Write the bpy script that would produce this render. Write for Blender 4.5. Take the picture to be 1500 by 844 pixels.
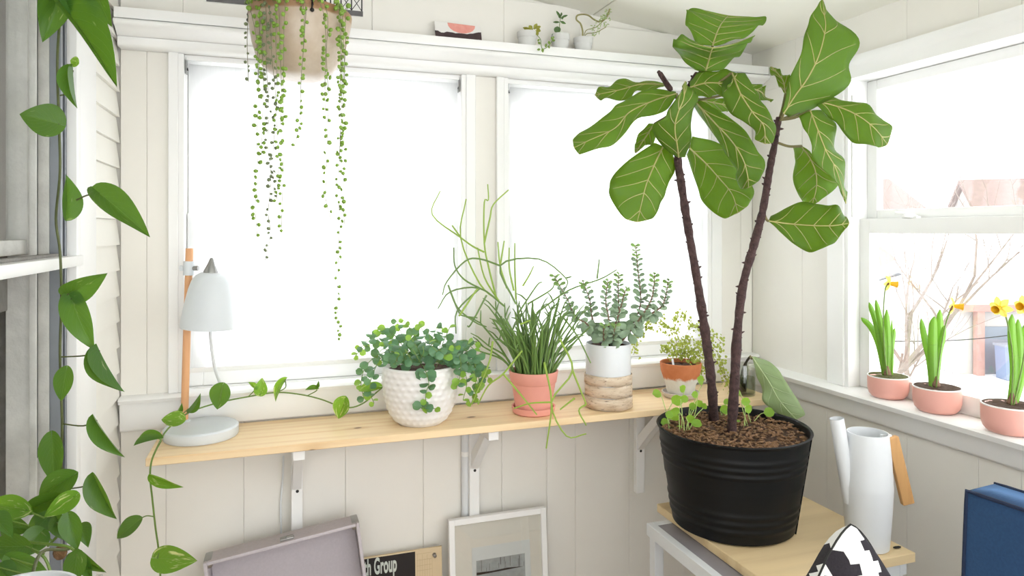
import bpy, bmesh, math, random
from mathutils import Vector, Matrix, noise as mnoise

scene = bpy.context.scene
for o in list(bpy.data.objects):
    bpy.data.objects.remove(o)
rnd = random.Random(11)

# ------------------------------------------------------------------ camera
F, CX, HV, CAMZ = 1003.0, 750.0, 337.0, 1.45      # focal length in pixels, principal column, horizon row, eye height
YAW = math.radians(18.8)
SN, CS = math.sin(YAW), math.cos(YAW)
cam_data = bpy.data.cameras.new('camera')
cam_data.sensor_width = 36.0
cam_data.lens = 36.0 * F / 1500.0
cam_data.shift_y = -(422.0 - HV) / 1500.0
cam_data.clip_start = 0.02
cam_data.clip_end = 300
cam = bpy.data.objects.new('camera', cam_data)
scene.collection.objects.link(cam)
cam.location = (0, 0, CAMZ)
cam.rotation_euler = (math.pi / 2, 0, -YAW)
scene.camera = cam

# ------------------------------------------------------------------ sky and exposure
world = bpy.data.worlds.new('overcast_sky')
scene.world = world
world.use_nodes = True
wn = world.node_tree
wn.nodes['Background'].inputs[0].default_value = (0.97, 0.985, 1.0, 1)
wn.nodes['Background'].inputs[1].default_value = 2.8
vs = scene.view_settings
vs.view_transform = 'Standard'
vs.look = 'None'
vs.exposure = 0.58
vs.gamma = 1.0
vs.use_curve_mapping = False

# ------------------------------------------------------------------ pixel to place
def ray(u, v):
    a = (u - CX) / F
    return Vector((SN + CS * a, CS - SN * a, (HV - v) / F))
def P(u, v, t):
    return Vector((0, 0, CAMZ)) + ray(u, v) * t
def PY(u, v, Y):
    d = ray(u, v); return P(u, v, Y / d.y)
def PX(u, v, X):
    d = ray(u, v); return P(u, v, X / d.x)
def PZ(u, v, Z):
    d = ray(u, v); return P(u, v, (Z - CAMZ) / d.z)
def ux_y(u, Y): return PY(u, 337, Y).x
def uy_x(u, X): return PX(u, 337, X).y

# ------------------------------------------------------------------ materials
def lin(c):
    if isinstance(c, str):
        c = [int(c[i:i + 2], 16) / 255 for i in (0, 2, 4)]
    return tuple(((x + 0.055) / 1.055) ** 2.4 if x > 0.04045 else x / 12.92 for x in c) + (1.0,)

class NT:
    def __init__(s, name):
        s.m = bpy.data.materials.new(name); s.m.use_nodes = True
        s.t = s.m.node_tree; s.b = s.t.nodes['Principled BSDF']; s.out = s.t.nodes['Material Output']
    def n(s, typ, **kw):
        x = s.t.nodes.new(typ)
        for k, v in kw.items(): setattr(x, k, v)
        return x
    def l(s, a, b): s.t.links.new(a, b)
    def math(s, op, a, b=None, c=None, clamp=False):
        x = s.n('ShaderNodeMath', operation=op); x.use_clamp = clamp
        for i, q in enumerate((a, b, c)):
            if q is None: continue
            if isinstance(q, (int, float)): x.inputs[i].default_value = q
            else: s.l(q, x.inputs[i])
        return x.outputs[0]
    def mix(s, f, a, b):
        x = s.n('ShaderNodeMix', data_type='RGBA')
        for i, q in ((0, f), (6, a), (7, b)):
            if isinstance(q, (int, float)): x.inputs[i].default_value = q
            elif isinstance(q, tuple): x.inputs[i].default_value = q
            else: s.l(q, x.inputs[i])
        return x.outputs[2]
    def noise(s, vec, scale, detail=3.0, rough=0.55):
        x = s.n('ShaderNodeTexNoise'); x.inputs['Scale'].default_value = scale
        x.inputs['Detail'].default_value = detail; x.inputs['Roughness'].default_value = rough
        if vec is not None: s.l(vec, x.inputs['Vector'])
        return x.outputs[0]
    def coord(s, which='Object', scale=(1, 1, 1)):
        c = s.n('ShaderNodeTexCoord'); m = s.n('ShaderNodeMapping'); m.inputs['Scale'].default_value = scale
        s.l(c.outputs[which], m.inputs[0]); return m.outputs[0]
    def ramp(s, f, stops):
        x = s.n('ShaderNodeValToRGB'); e = x.color_ramp.elements
        e[0].position, e[0].color = stops[0]; e[1].position, e[1].color = stops[-1]
        for p, c in stops[1:-1]:
            q = e.new(p); q.color = c
        s.l(f, x.inputs[0]); return x.outputs[0]
    def bump(s, h, strength=0.3, dist=0.002):
        x = s.n('ShaderNodeBump'); x.inputs['Strength'].default_value = strength; x.inputs['Distance'].default_value = dist
        s.l(h, x.inputs['Height']); s.l(x.outputs[0], s.b.inputs['Normal']); return x.outputs[0]

def paint(name, col, rough=0.5, var=0.04, scale=30.0, bump=0.15, dist=0.001, metal=0.0, spec=0.5):
    k = NT(name); v = k.coord()
    n1 = k.noise(v, scale, 4)
    c = lin(col)
    dk = tuple(x * (1 - 2 * var) for x in c[:3]) + (1,)
    lt = tuple(min(1, x * (1 + var)) for x in c[:3]) + (1,)
    k.l(k.mix(n1, dk, lt), k.b.inputs['Base Color'])
    k.b.inputs['Roughness'].default_value = rough
    k.b.inputs['Metallic'].default_value = metal
    k.b.inputs['Specular IOR Level'].default_value = spec
    if bump: k.bump(k.noise(v, scale * 4, 3), bump, dist)
    return k.m

def wood(name, c0, c1, axis=0, scale=6.0, rough=0.5, knots=(), streak=14.0):
    k = NT(name)
    sc = [scale * streak / 6] * 3; sc[axis] = scale * 0.12
    v = k.coord('Object', tuple(sc))
    n1 = k.noise(v, 3.0, 6, 0.6)
    wv = k.n('ShaderNodeTexWave', wave_type='BANDS', bands_direction='Y' if axis != 1 else 'X')
    wv.inputs['Scale'].default_value = 0.8; wv.inputs['Distortion'].default_value = 9.0; wv.inputs['Detail'].default_value = 3
    k.l(v, wv.inputs['Vector'])
    f = k.math('ADD', k.math('MULTIPLY', n1, 0.85), k.math('MULTIPLY', wv.outputs['Fac'], 0.15))
    col = k.ramp(f, [(0.25, lin(c1)), (0.5, lin(c0)), (0.8, tuple(min(1, q * 1.08) for q in lin(c0)[:3]) + (1,))])
    if knots:
        geo = k.n('ShaderNodeNewGeometry')
        for kp, kr in knots:
            d = k.n('ShaderNodeVectorMath', operation='SUBTRACT'); k.l(geo.outputs['Position'], d.inputs[0]); d.inputs[1].default_value = kp
            m = k.n('ShaderNodeVectorMath', operation='MULTIPLY'); k.l(d.outputs[0], m.inputs[0]); m.inputs[1].default_value = (0.45, 1, 1)
            ln = k.n('ShaderNodeVectorMath', operation='LENGTH'); k.l(m.outputs[0], ln.inputs[0])
            dd = k.math('ADD', ln.outputs['Value'], k.math('MULTIPLY', k.math('SUBTRACT', n1, 0.5), kr * 1.6))
            core = k.math('SUBTRACT', 1.0, k.math('DIVIDE', dd, kr), clamp=True)
            halo = k.math('SUBTRACT', 1.0, k.math('DIVIDE', dd, kr * 4), clamp=True)
            col = k.mix(k.math('MULTIPLY', halo, 0.45), col, lin('b5813f'))
            col = k.mix(k.math('MULTIPLY', core, 2.0, clamp=True), col, lin('5a3a1e'))
    k.l(col, k.b.inputs['Base Color'])
    k.b.inputs['Roughness'].default_value = rough
    k.bump(f, 0.12, 0.001)
    return k.m

def leafmat(name, top, vein, glow, trans=0.4, laterals=7.0, slope=0.45, veinw=0.05, rough=0.45, varieg=None, var=0.25, midw=0.035, spec=0.5):
    """veined leaf: UV x runs across the blade, UV y from stalk to tip"""
    k = NT(name)
    uv = k.n('ShaderNodeTexCoord').outputs['UV']
    sep = k.n('ShaderNodeSeparateXYZ'); k.l(uv, sep.inputs[0])
    ax = k.math('ABSOLUTE', k.math('SUBTRACT', k.math('MULTIPLY', sep.outputs[0], 2.0), 1.0))
    oi = k.n('ShaderNodeObjectInfo').outputs['Random']
    obj = k.coord()
    nz = k.noise(obj, 25.0, 3)
    y2 = k.math('SUBTRACT', k.math('ADD', sep.outputs[1], k.math('MULTIPLY', nz, 0.03)), k.math('MULTIPLY', ax, slope))
    fr = k.math('FRACT', k.math('MULTIPLY', k.math('ADD', y2, 1.0), laterals))
    dist = k.math('ABSOLUTE', k.math('SUBTRACT', fr, 0.5))
    lat = k.math('MULTIPLY', k.math('SUBTRACT', 1.0, k.math('DIVIDE', dist, veinw), clamp=True), k.math('SUBTRACT', 1.0, k.math('MULTIPLY', ax, 0.75)))
    mid = k.math('SUBTRACT', 1.0, k.math('DIVIDE', ax, midw), clamp=True)
    vm = k.math('MAXIMUM', lat, mid)
    t0 = lin(top)
    dk = tuple(q * (1 - var) for q in t0[:3]) + (1,)
    lt = tuple(min(1, q * (1 + var)) for q in t0[:3]) + (1,)
    col = k.mix(k.math('ADD', k.math('MULTIPLY', oi, 0.7), k.math('MULTIPLY', nz, 0.3)), dk, lt)
    g = lin(glow)
    gcol = k.mix(vm, g, tuple(q * 0.6 for q in g[:3]) + (1,))
    if varieg:
        mp = k.n('ShaderNodeMapping'); mp.inputs['Scale'].default_value = (5, 1.6, 1); k.l(uv, mp.inputs[0])
        ad = k.n('ShaderNodeVectorMath', operation='ADD'); k.l(mp.outputs[0], ad.inputs[0])
        cmb = k.n('ShaderNodeCombineXYZ'); k.l(k.math('MULTIPLY', oi, 37.0), cmb.inputs[0]); k.l(k.math('MULTIPLY', oi, 11.0), cmb.inputs[1]); k.l(cmb.outputs[0], ad.inputs[1])
        vn = k.noise(ad.outputs[0], 1.3, 3, 0.6)
        vf = k.math('MULTIPLY', k.math('SUBTRACT', vn, varieg[1]), 9.0, clamp=True)
        col = k.mix(vf, col, lin(varieg[0])); gcol = k.mix(vf, gcol, lin(varieg[0]))
    col = k.mix(k.math('MULTIPLY', vm, 0.8), col, lin(vein))
    k.l(col, k.b.inputs['Base Color']); k.b.inputs['Roughness'].default_value = rough; k.b.inputs['Specular IOR Level'].default_value = spec
    nrm = k.bump(k.math('SUBTRACT', 1.0, vm), 0.5, 0.002)
    tr = k.n('ShaderNodeBsdfTranslucent'); k.l(gcol, tr.inputs[0])
    mx = k.n('ShaderNodeMixShader'); mx.inputs[0].default_value = trans
    k.l(k.b.outputs[0], mx.inputs[1]); k.l(tr.outputs[0], mx.inputs[2]); k.l(mx.outputs[0], k.out.inputs[0])
    return k.m

def glassmat(name, tint=(1, 1, 1), refl=0.07):
    k = NT(name)
    tr = k.n('ShaderNodeBsdfTransparent'); tr.inputs[0].default_value = tint + (1,)
    gl = k.n('ShaderNodeBsdfGlossy'); gl.inputs['Roughness'].default_value = 0.02
    mx = k.n('ShaderNodeMixShader'); mx.inputs[0].default_value = refl
    k.l(tr.outputs[0], mx.inputs[1]); k.l(gl.outputs[0], mx.inputs[2]); k.l(mx.outputs[0], k.out.inputs[0])
    return k.m

def sheermat(name):
    k = NT(name); v = k.coord('Object', (1, 1, 1))
    n1 = k.noise(k.coord('Object', (400, 400, 30)), 1.0, 2)
    df = k.n('ShaderNodeBsdfDiffuse'); df.inputs[0].default_value = lin('f7f7f5')
    tl = k.n('ShaderNodeBsdfTranslucent'); k.l(k.mix(n1, lin('f0f1f1'), lin('ffffff')), tl.inputs[0])
    tp = k.n('ShaderNodeBsdfTransparent')
    m1 = k.n('ShaderNodeMixShader'); m1.inputs[0].default_value = 0.86
    k.l(df.outputs[0], m1.inputs[1]); k.l(tl.outputs[0], m1.inputs[2])
    m2 = k.n('ShaderNodeMixShader'); m2.inputs[0].default_value = 0.28
    k.l(m1.outputs[0], m2.inputs[1]); k.l(tp.outputs[0], m2.inputs[2]); k.l(m2.outputs[0], k.out.inputs[0])
    return k.m

M = {}
M['wall'] = paint('cream_panel_paint', 'eeebe3', 0.55, 0.02, 8, 0.08)
M['trim'] = paint('white_trim_paint', 'f5f5f3', 0.4, 0.015, 12, 0.05)
M['siding'] = paint('cream_siding_paint', 'f3f1e9', 0.5, 0.02, 10, 0.1)
M['ceiling'] = paint('ceiling_paint', 'f0eee3', 0.38, 0.02, 6, 0.06)
M['floor'] = wood('floor_boards', 'a98a62', '8f704c', 1, 4)
M['oldpaint'] = paint('weathered_white_paint', 'cfcec8', 0.7, 0.16, 22, 0.7, 0.002)
M['oldgrey'] = paint('weathered_grey_wood', '8f8c86', 0.8, 0.25, 30, 0.8, 0.002)
M['alu'] = paint('storm_aluminium', '8e9297', 0.4, 0.08, 20, 0.1, metal=0.7)
M['dark'] = paint('dark_channel', '2a2828', 0.7, 0.2, 20, 0.2)
M['steel'] = paint('bracket_steel', '9c9c9a', 0.35, 0.08, 50, 0.05, metal=0.9)
M['glass'] = glassmat('window_glass')
M['sheer'] = sheermat('sheer_shade_fabric')
M['white_metal'] = paint('white_powder_coat', 'dfe2e4', 0.42, 0.01, 30, 0.05)
M['lamp_grey'] = paint('pale_grey_lamp_enamel', 'd6dbde', 0.4, 0.01, 30, 0.05)
M['black'] = paint('black_cord', '1b1a19', 0.6, 0.1, 60, 0.2)
M['soil'] = paint('potting_soil', '5c4331', 0.95, 0.35, 140, 1.0, 0.006)
M['bark'] = paint('bark_chip', '94704f', 0.9, 0.4, 120, 0.8, 0.004)

# ------------------------------------------------------------------ geometry helpers
COL = scene.collection
OFF = {}
class G:
    def __init__(s): s.v = []; s.f = []; s.uv = []
    def add(s, vs, fs, uvs=None):
        b = len(s.v); s.v += [Vector(q) for q in vs]; s.f += [tuple(b + i for i in f) for f in fs]
        s.uv += (uvs if uvs else [(0.5, 0.5)] * len(vs)); return s
    def box(s, lo, hi, M=None):
        x0, y0, z0 = lo; x1, y1, z1 = hi
        v = [Vector(q) for q in ((x0,y0,z0),(x1,y0,z0),(x1,y1,z0),(x0,y1,z0),(x0,y0,z1),(x1,y0,z1),(x1,y1,z1),(x0,y1,z1))]
        if M: v = [M @ q for q in v]
        return s.add(v, [(0,3,2,1),(4,5,6,7),(0,1,5,4),(1,2,6,5),(2,3,7,6),(3,0,4,7)])
    def lathe(s, prof, c, n=40, M=None, cap=True, wob=None):
        vs, fs = [], []; c = Vector(c)
        for j, (r, z) in enumerate(prof):
            for i in range(n):
                a = 2 * math.pi * i / n
                rr = r if wob is None else r * wob(a, j)
                q = Vector((rr * math.cos(a), rr * math.sin(a), z))
                vs.append(c + (M @ q if M else q))
        for j in range(len(prof) - 1):
            for i in range(n):
                k = (i + 1) % n
                fs.append((j*n+i, j*n+k, (j+1)*n+k, (j+1)*n+i))
        if cap:
            if prof[0][0] > 1e-6: fs.append(tuple(reversed(range(n))))
            if prof[-1][0] > 1e-6: fs.append(tuple((len(prof)-1)*n + i for i in range(n)))
        return s.add(vs, fs)
    def tube(s, pts, rad, n=8, cap=True):
        pts = [Vector(p) for p in pts]; m = len(pts)
        if not isinstance(rad, (list, tuple)): rad = [rad] * m
        vs, fs = [], []
        nrm = None
        for i in range(m):
            d = (pts[min(i+1, m-1)] - pts[max(i-1, 0)])
            if d.length < 1e-9: d = Vector((0,0,1))
            d.normalize()
            if nrm is None:
                nrm = d.cross(Vector((0.31, 0.92, 0.2)))
                if nrm.length < 1e-3: nrm = d.cross(Vector((1, 0, 0)))
            nrm = (nrm - d * nrm.dot(d)).normalized(); b = d.cross(nrm)
            for k in range(n):
                a = 2 * math.pi * k / n
                vs.append(pts[i] + (nrm * math.cos(a) + b * math.sin(a)) * rad[i])
        for i in range(m - 1):
            for k in range(n):
                q = (k + 1) % n
                fs.append((i*n+k, i*n+q, (i+1)*n+q, (i+1)*n+k))
        if cap: fs += [tuple(reversed(range(n))), tuple((m-1)*n + k for k in range(n))]
        return s.add(vs, fs)
    def prism(s, poly, fn0, fn1):
        """poly: 2-D outline, fn0 / fn1 lift it to the two end faces"""
        n = len(poly)
        vs = [fn0(*p) for p in poly] + [fn1(*p) for p in poly]
        fs = [tuple(reversed(range(n))), tuple(range(n, 2*n))] + [(i, (i+1) % n, n + (i+1) % n, n + i) for i in range(n)]
        return s.add(vs, fs)
    def grid(s, rows, uv=True):
        h, w = len(rows), len(rows[0])
        vs = [p for r in rows for p in r]
        fs = [(j*w+i, j*w+i+1, (j+1)*w+i+1, (j+1)*w+i) for j in range(h-1) for i in range(w-1)]
        return s.add(vs, fs, [(i/(w-1), j/(h-1)) for j in range(h) for i in range(w)])
    def ball(s, c, r, n=8, m=5, sc=(1,1,1), M=None):
        c = Vector(c); vs, fs = [c + Vector((0,0,-r*sc[2])) if not M else c + M @ Vector((0,0,-r*sc[2]))], []
        for j in range(1, m):
            th = math.pi * j / m
            for i in range(n):
                a = 2*math.pi*i/n
                q = Vector((r*sc[0]*math.sin(th)*math.cos(a), r*sc[1]*math.sin(th)*math.sin(a), -r*sc[2]*math.cos(th)))
                vs.append(c + (M @ q if M else q))
        q = Vector((0,0,r*sc[2])); vs.append(c + (M @ q if M else q))
        for i in range(n): fs.append((0, 1+(i+1)%n, 1+i))
        for j in range(m-2):
            for i in range(n):
                k=(i+1)%n; fs.append((1+j*n+i, 1+j*n+k, 1+(j+1)*n+k, 1+(j+1)*n+i))
        t = len(vs)-1; b = 1+(m-2)*n
        for i in range(n): fs.append((b+i, b+(i+1)%n, t))
        return s.add(vs, fs)

def mesh_from(name, g, mat, off=Vector((0,0,0)), smooth=True, bevel=0.0, seg=2, sharp=35):
    me = bpy.data.meshes.new(name)
    me.from_pydata([tuple(v - off) for v in g.v], [], g.f)
    uvl = me.uv_layers.new(name='UVMap')
    for lp in me.loops: uvl.data[lp.index].uv = g.uv[lp.vertex_index]
    if bevel or True:
        bm = bmesh.new(); bm.from_mesh(me)
        bmesh.ops.recalc_face_normals(bm, faces=bm.faces)
        if bevel:
            es = [e for e in bm.edges if len(e.link_faces) == 2 and e.calc_face_angle(0) > math.radians(30)]
            bmesh.ops.bevel(bm, geom=es, offset=bevel, segments=seg, profile=0.6, affect='EDGES', clamp_overlap=True)
        bm.to_mesh(me); bm.free()
    if smooth:
        for p in me.polygons: p.use_smooth = True
        try: me.set_sharp_from_angle(angle=math.radians(sharp))
        except Exception: pass
    me.materials.append(M[mat] if isinstance(mat, str) else mat)
    return me

def obj(name, g, mat, parent=None, smooth=True, bevel=0.0, seg=2, solid=0.0, sharp=35):
    off = OFF.get(parent.name, Vector((0,0,0))) if parent else Vector((0,0,0))
    loc = None
    if parent is None and g.v:
        lo = Vector([min(v[i] for v in g.v) for i in range(3)]); hi = Vector([max(v[i] for v in g.v) for i in range(3)])
        loc = Vector(((lo.x+hi.x)/2, (lo.y+hi.y)/2, lo.z)); off = loc
    me = mesh_from(name, g, mat, off, smooth, bevel, seg, sharp)
    o = bpy.data.objects.new(name, me); COL.objects.link(o)
    if parent: o.parent = parent
    else: o.location = loc
    OFF[o.name] = off
    if solid:
        m = o.modifiers.new('thickness', 'SOLIDIFY'); m.thickness = solid; m.offset = 0
    return o

def thing(name, label, cat, loc, group=None):
    o = bpy.data.objects.new(name, None); COL.objects.link(o); o.location = loc
    o.empty_display_size = 0.05
    OFF[o.name] = Vector(loc); o['label'] = label; o['category'] = cat
    if group: o['group'] = group
    return o
def tag(o, label, cat, group=None):
    o['label'] = label; o['category'] = cat
    if group: o['group'] = group
    return o
def struct(o, label=None):
    o['kind'] = 'structure'
    if label: o['label'] = label
    return o
def sroot(name, loc, label=None):
    o = bpy.data.objects.new(name, None); COL.objects.link(o); o.location = loc; OFF[o.name] = Vector(loc)
    o['kind'] = 'structure'
    if label: o['label'] = label
    return o
def put(name, me, mtx, parent):
    """a piece that shares its mesh with alike pieces, placed in world space under its thing"""
    o = bpy.data.objects.new(name, me); COL.objects.link(o); o.parent = parent
    o.matrix_local = Matrix.Translation(-OFF[parent.name]) @ mtx
    return o

def spline(pts, k=6):
    """Catmull-Rom through points"""
    pts = [Vector(p) for p in pts]
    if len(pts) < 3: return [pts[0].lerp(pts[-1], i / k) for i in range(k + 1)]
    out = []
    for i in range(len(pts) - 1):
        p0 = pts[i-1] if i > 0 else pts[0] * 2 - pts[1]
        p1, p2 = pts[i], pts[i+1]
        p3 = pts[i+2] if i + 2 < len(pts) else pts[-1] * 2 - pts[-2]
        for j in range(k):
            t = j / k
            out.append(0.5 * ((2*p1) + (p2-p0)*t + (2*p0-5*p1+4*p2-p3)*t*t + (3*p1-p0-3*p2+p3)*t**3))
    out.append(pts[-1]); return out

def leaf_mesh(name, mat, prof, n=7, w=5, fold=0.15, droop=0.15, lobe=0.0, wave=0.0, seed=0, spow=1.0):
    """unit leaf: stalk at the origin, tip at +Y, width 1 across X, upper face +Z"""
    r = random.Random(seed); ph = r.random() * 6
    rows = []
    for j in range(n + 1):
        s = (j / n) ** spow; hw = 0.5 * prof(s); row = []
        for i in range(w):
            q = -1 + 2 * i / (w - 1); x = q * hw
            y = s - lobe * abs(q) ** 1.5 * (1 - s) ** 5
            z = fold * abs(x) - droop * s * s + wave * abs(q) * math.sin(s * 9 + ph + (2 if q > 0 else 0))
            row.append(Vector((x, y, z)))
        rows.append(row)
    g = G().grid(rows)
    return mesh_from(name, g, mat)

p_round = lambda s: max(0.02, math.sqrt(max(0, 1 - (2*s-1)**2)))
p_oval = lambda s: max(0.02, math.sin(math.pi * s) ** 0.75)
p_heart = lambda s: max(0.004, (math.sin(math.pi * s ** 0.58)) ** 0.85)
p_lance = lambda s: max(0.01, math.sin(math.pi * s ** 0.8))
p_obov = lambda s: max(0.03, math.sin(math.pi * s ** 1.35) ** 0.7)

def leaf_mtx(base, tip, width, roll=0.0, face=None):
    base, tip = Vector(base), Vector(tip)
    y = tip - base; L = y.length; y = y / L
    n = face.copy() if face is not None else (Vector((0, 0, CAMZ)) - (base + tip) / 2)
    n = (n - y * n.dot(y))
    if n.length < 1e-5: n = y.cross(Vector((1, 0.3, 0)))
    n.normalize()
    n = Matrix.Rotation(roll, 3, y) @ n
    x = y.cross(n)
    m = Matrix((( x.x*width, y.x*L, n.x*L, base.x), (x.y*width, y.y*L, n.y*L, base.y), (x.z*width, y.z*L, n.z*L, base.z), (0, 0, 0, 1)))
    return m
def pxw(w, t): return w * t / F

# ================================================================== the room
WB, WR, WL = 2.1, 1.649, -0.407          # back, right and left wall planes
YN = -0.95                                # far end of the porch behind the camera
def ceil_z(x): return CAMZ + 0.645 + 0.13 * (WR - x)

fl = struct(obj('floor', G().box((WL-1.4, YN, -0.03), (WR+0.15, WB+0.1, 0.0)), 'floor', smooth=False))

# ---- ceiling: sloping panels with open seams running along the porch
ce = sroot('ceiling', (0.6, 0.5, ceil_z(0.6)))
def slab(x0, x1, y0, y1, d0, d1):
    g = G()
    g.add([(x0,y0,ceil_z(x0)+d0),(x1,y0,ceil_z(x1)+d0),(x1,y1,ceil_z(x1)+d0),(x0,y1,ceil_z(x0)+d0),
           (x0,y0,ceil_z(x0)+d1),(x1,y0,ceil_z(x1)+d1),(x1,y1,ceil_z(x1)+d1),(x0,y1,ceil_z(x0)+d1)],
          [(0,3,2,1),(4,5,6,7),(0,1,5,4),(1,2,6,5),(2,3,7,6),(3,0,4,7)])
    return g
obj('roof_deck', slab(WL-0.02, WR+0.12, YN, WB+0.12, 0.012, 0.06), 'ceiling', ce, smooth=False)
cs = [WL-0.02, 0.35, PZ(880, 14, ceil_z(1.0)).x, WR+0.1]
for i in range(3):
    for y0, y1 in ((YN, 0.4), (0.4, WB + 0.1)):
        obj('ceiling_panel', slab(cs[i]+0.0012, cs[i+1]-0.0012, y0+0.001, y1-0.001, 0.0, 0.0118), 'ceiling', ce, bevel=0.0015, seg=1)

# ---- back wall
YF = WB - 0.016                           # face of the window casings
W1 = (ux_y(261, YF), ux_y(683, YF)); W2 = (ux_y(739, YF), ux_y(1043, YF))
C1 = (ux_y(246, YF), ux_y(697, YF)); C2 = (ux_y(728, YF), ux_y(1058, YF))
ZS, ZH = 1.0, 1.945                       # window opening bottom and top
wb = sroot('wall_back', (0.6, WB, 0))
g = G()
for x0, x1 in ((WL-0.12, W1[0]), (W1[1], W2[0]), (W2[1], WR+0.12)): g.box((x0, WB+0.0105, 0), (x1, WB+0.11, 2.5))
for w in (W1, W2):
    g.box((w[0], WB+0.0105, 0), (w[1], WB+0.11, ZS-0.014)); g.box((w[0], WB+0.0105, ZH), (w[1], WB+0.11, 2.5))
obj('studwork', g, 'wall', wb, smooth=False)
def plank_b(x0, x1, z0, z1):
    obj('wall_plank', G().box((x0+0.0003, WB, z0), (x1-0.0003, WB+0.0105, z1)), 'wall', wb, bevel=0.0011, seg=1)
low = [WL] + [ux_y(u, WB) for u in (243, 357, 506, 620, 735, 801, 843, 922, 1000)] + [WR]
for a, b in zip(low, low[1:]): plank_b(a, b, 0.0, 0.99)
upx = [WL] + [ux_y(u, WB) for u in (268, 441, 545, 738, 850, 1010)] + [WR]
for a, b in zip(upx, upx[1:]): plank_b(a, b, 1.94, ceil_z(b) + 0.011)
for a, b in ((WL, ux_y(215, WB)), (ux_y(215, WB), C1[0]+0.01), (C1[1]-0.01, C2[0]+0.01), (C2[1]-0.01, ux_y(1085, WB)), (ux_y(1085, WB), WR)):
    plank_b(a, b, 0.99, 1.94)

# ---- ledge (plant rail) above the windows: one moulded length
def profile_x(name, prof, x0, x1, mat, parent=None, bevel=0.0):
    gg = G().prism(prof, lambda y, z: Vector((x0, y, z)), lambda y, z: Vector((x1, y, z)))
    return obj(name, gg, mat, parent, bevel=bevel, sharp=50)
bead = [(2.004 + 0.012 - 0.016*math.sin(a), 1.992 + 0.009*math.cos(a)) for a in [math.pi*i/8 for i in range(9)]]
tr = sroot('trim_1', ((WL+WR)/2, 2.05, 1.94), 'white moulded ledge running above the windows')
profile_x('ledge_board', [(2.099, 2.03), (2.008, 2.03), (2.008, 2.002), (2.099, 2.002)], WL+0.002, WR-0.002, 'trim', tr, bevel=0.002)
profile_x('bead_moulding', [(2.06, 2.0018)] + bead + [(2.034, 1.975), (2.046, 1.966), (2.06, 1.966)], WL+0.002, WR-0.002, 'trim', tr)
profile_x('frieze', [(2.099, 2.0015), (2.0602, 2.0015), (2.0602, 1.9655), (2.052, 1.965), (2.052, 1.946), (2.058, 1.940), (2.099, 1.940)], WL+0.002, WR-0.002, 'trim', tr)

# ---- window stool and apron along the whole back wall
tr2 = sroot('trim_2', ((WL+WR)/2, 2.07, 0.91), 'long white window stool and apron behind the wooden shelf')
profile_x('window_stool', [(2.128, ZS), (2.062, ZS), (2.056, ZS-0.006), (2.062, ZS-0.016), (2.128, ZS-0.016)], WL+0.002, WR-0.002, 'trim', tr2)
profile_x('apron', [(2.099, ZS-0.0165), (2.079, ZS-0.0165), (2.079, 0.912), (2.085, 0.905), (2.099, 0.905)], WL+0.002, WR-0.002, 'trim', tr2)

def frame_rect(g, a0, a1, z0, z1, w, d0, d1, axis, wb_=None, wt=None):
    """four mitre-less bars of a sash: axis 'x' lies in a wall facing Y, 'y' in a wall facing X"""
    wb_ = wb_ or w; wt = wt or w
    def bx(p0, p1, q0, q1):
        if axis == 'x': g.box((p0, d0, q0), (p1, d1, q1))
        else: g.box((d0, p0, q0), (d1, p1, q1))
    bx(a0, a0+w, z0, z1); bx(a1-w, a1, z0, z1); bx(a0+w, a1-w, z0, z0+wb_); bx(a0+w, a1-w, z1-wt, z1)
    return g

def back_window(name, w, c, label):
    r = sroot(name, ((w[0]+w[1])/2, WB, ZS), label)
    for a, b in ((c[0], w[0]), (w[1], c[1])):
        obj('casing', G().box((a, YF, ZS), (b, WB-0.0005, ZH-0.004)), 'trim', r, bevel=0.002, seg=1)
    for a, b in ((w[0], w[0]+0.014), (w[1]-0.014, w[1])):
        obj('jamb', G().box((a, YF+0.003, ZS+0.0005), (b, WB+0.108, ZH-0.006)), 'trim', r, bevel=0.001, seg=1)
    obj('head_jamb', G().box((w[0]+0.0145, WB+0.001, ZH-0.02), (w[1]-0.0145, WB+0.108, ZH-0.006)), 'trim', r)
    obj('sill_board', G().box((w[0]+0.0145, WB+0.029, ZS-0.012), (w[1]-0.0145, WB+0.13, ZS+0.002)), 'trim', r)
    a0, a1 = w[0]+0.015, w[1]-0.015
    zm = 1.478
    for nm, z0, z1, d, wb_, wt in (('lower_sash', ZS+0.003, zm+0.02, WB+0.045, 0.062, 0.035), ('upper_sash', zm-0.018, ZH-0.021, WB+0.073, 0.035, 0.045)):
        s = obj(nm, frame_rect(G(), a0, a1, z0, z1, 0.042, d, d+0.026, 'x', wb_, wt), 'trim', r, bevel=0.002, seg=1)
        obj('pane', G().box((a0+0.04, d+0.011, z0+wb_-0.003), (a1-0.04, d+0.014, z1-wt+0.003)), 'glass', s, smooth=False)
    return r
back_window('window_1', W1, C1, 'white double-hung window behind the lamp and white pot')
back_window('window_2', W2, C2, 'white double-hung window behind the fiddle-leaf fig')

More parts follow.
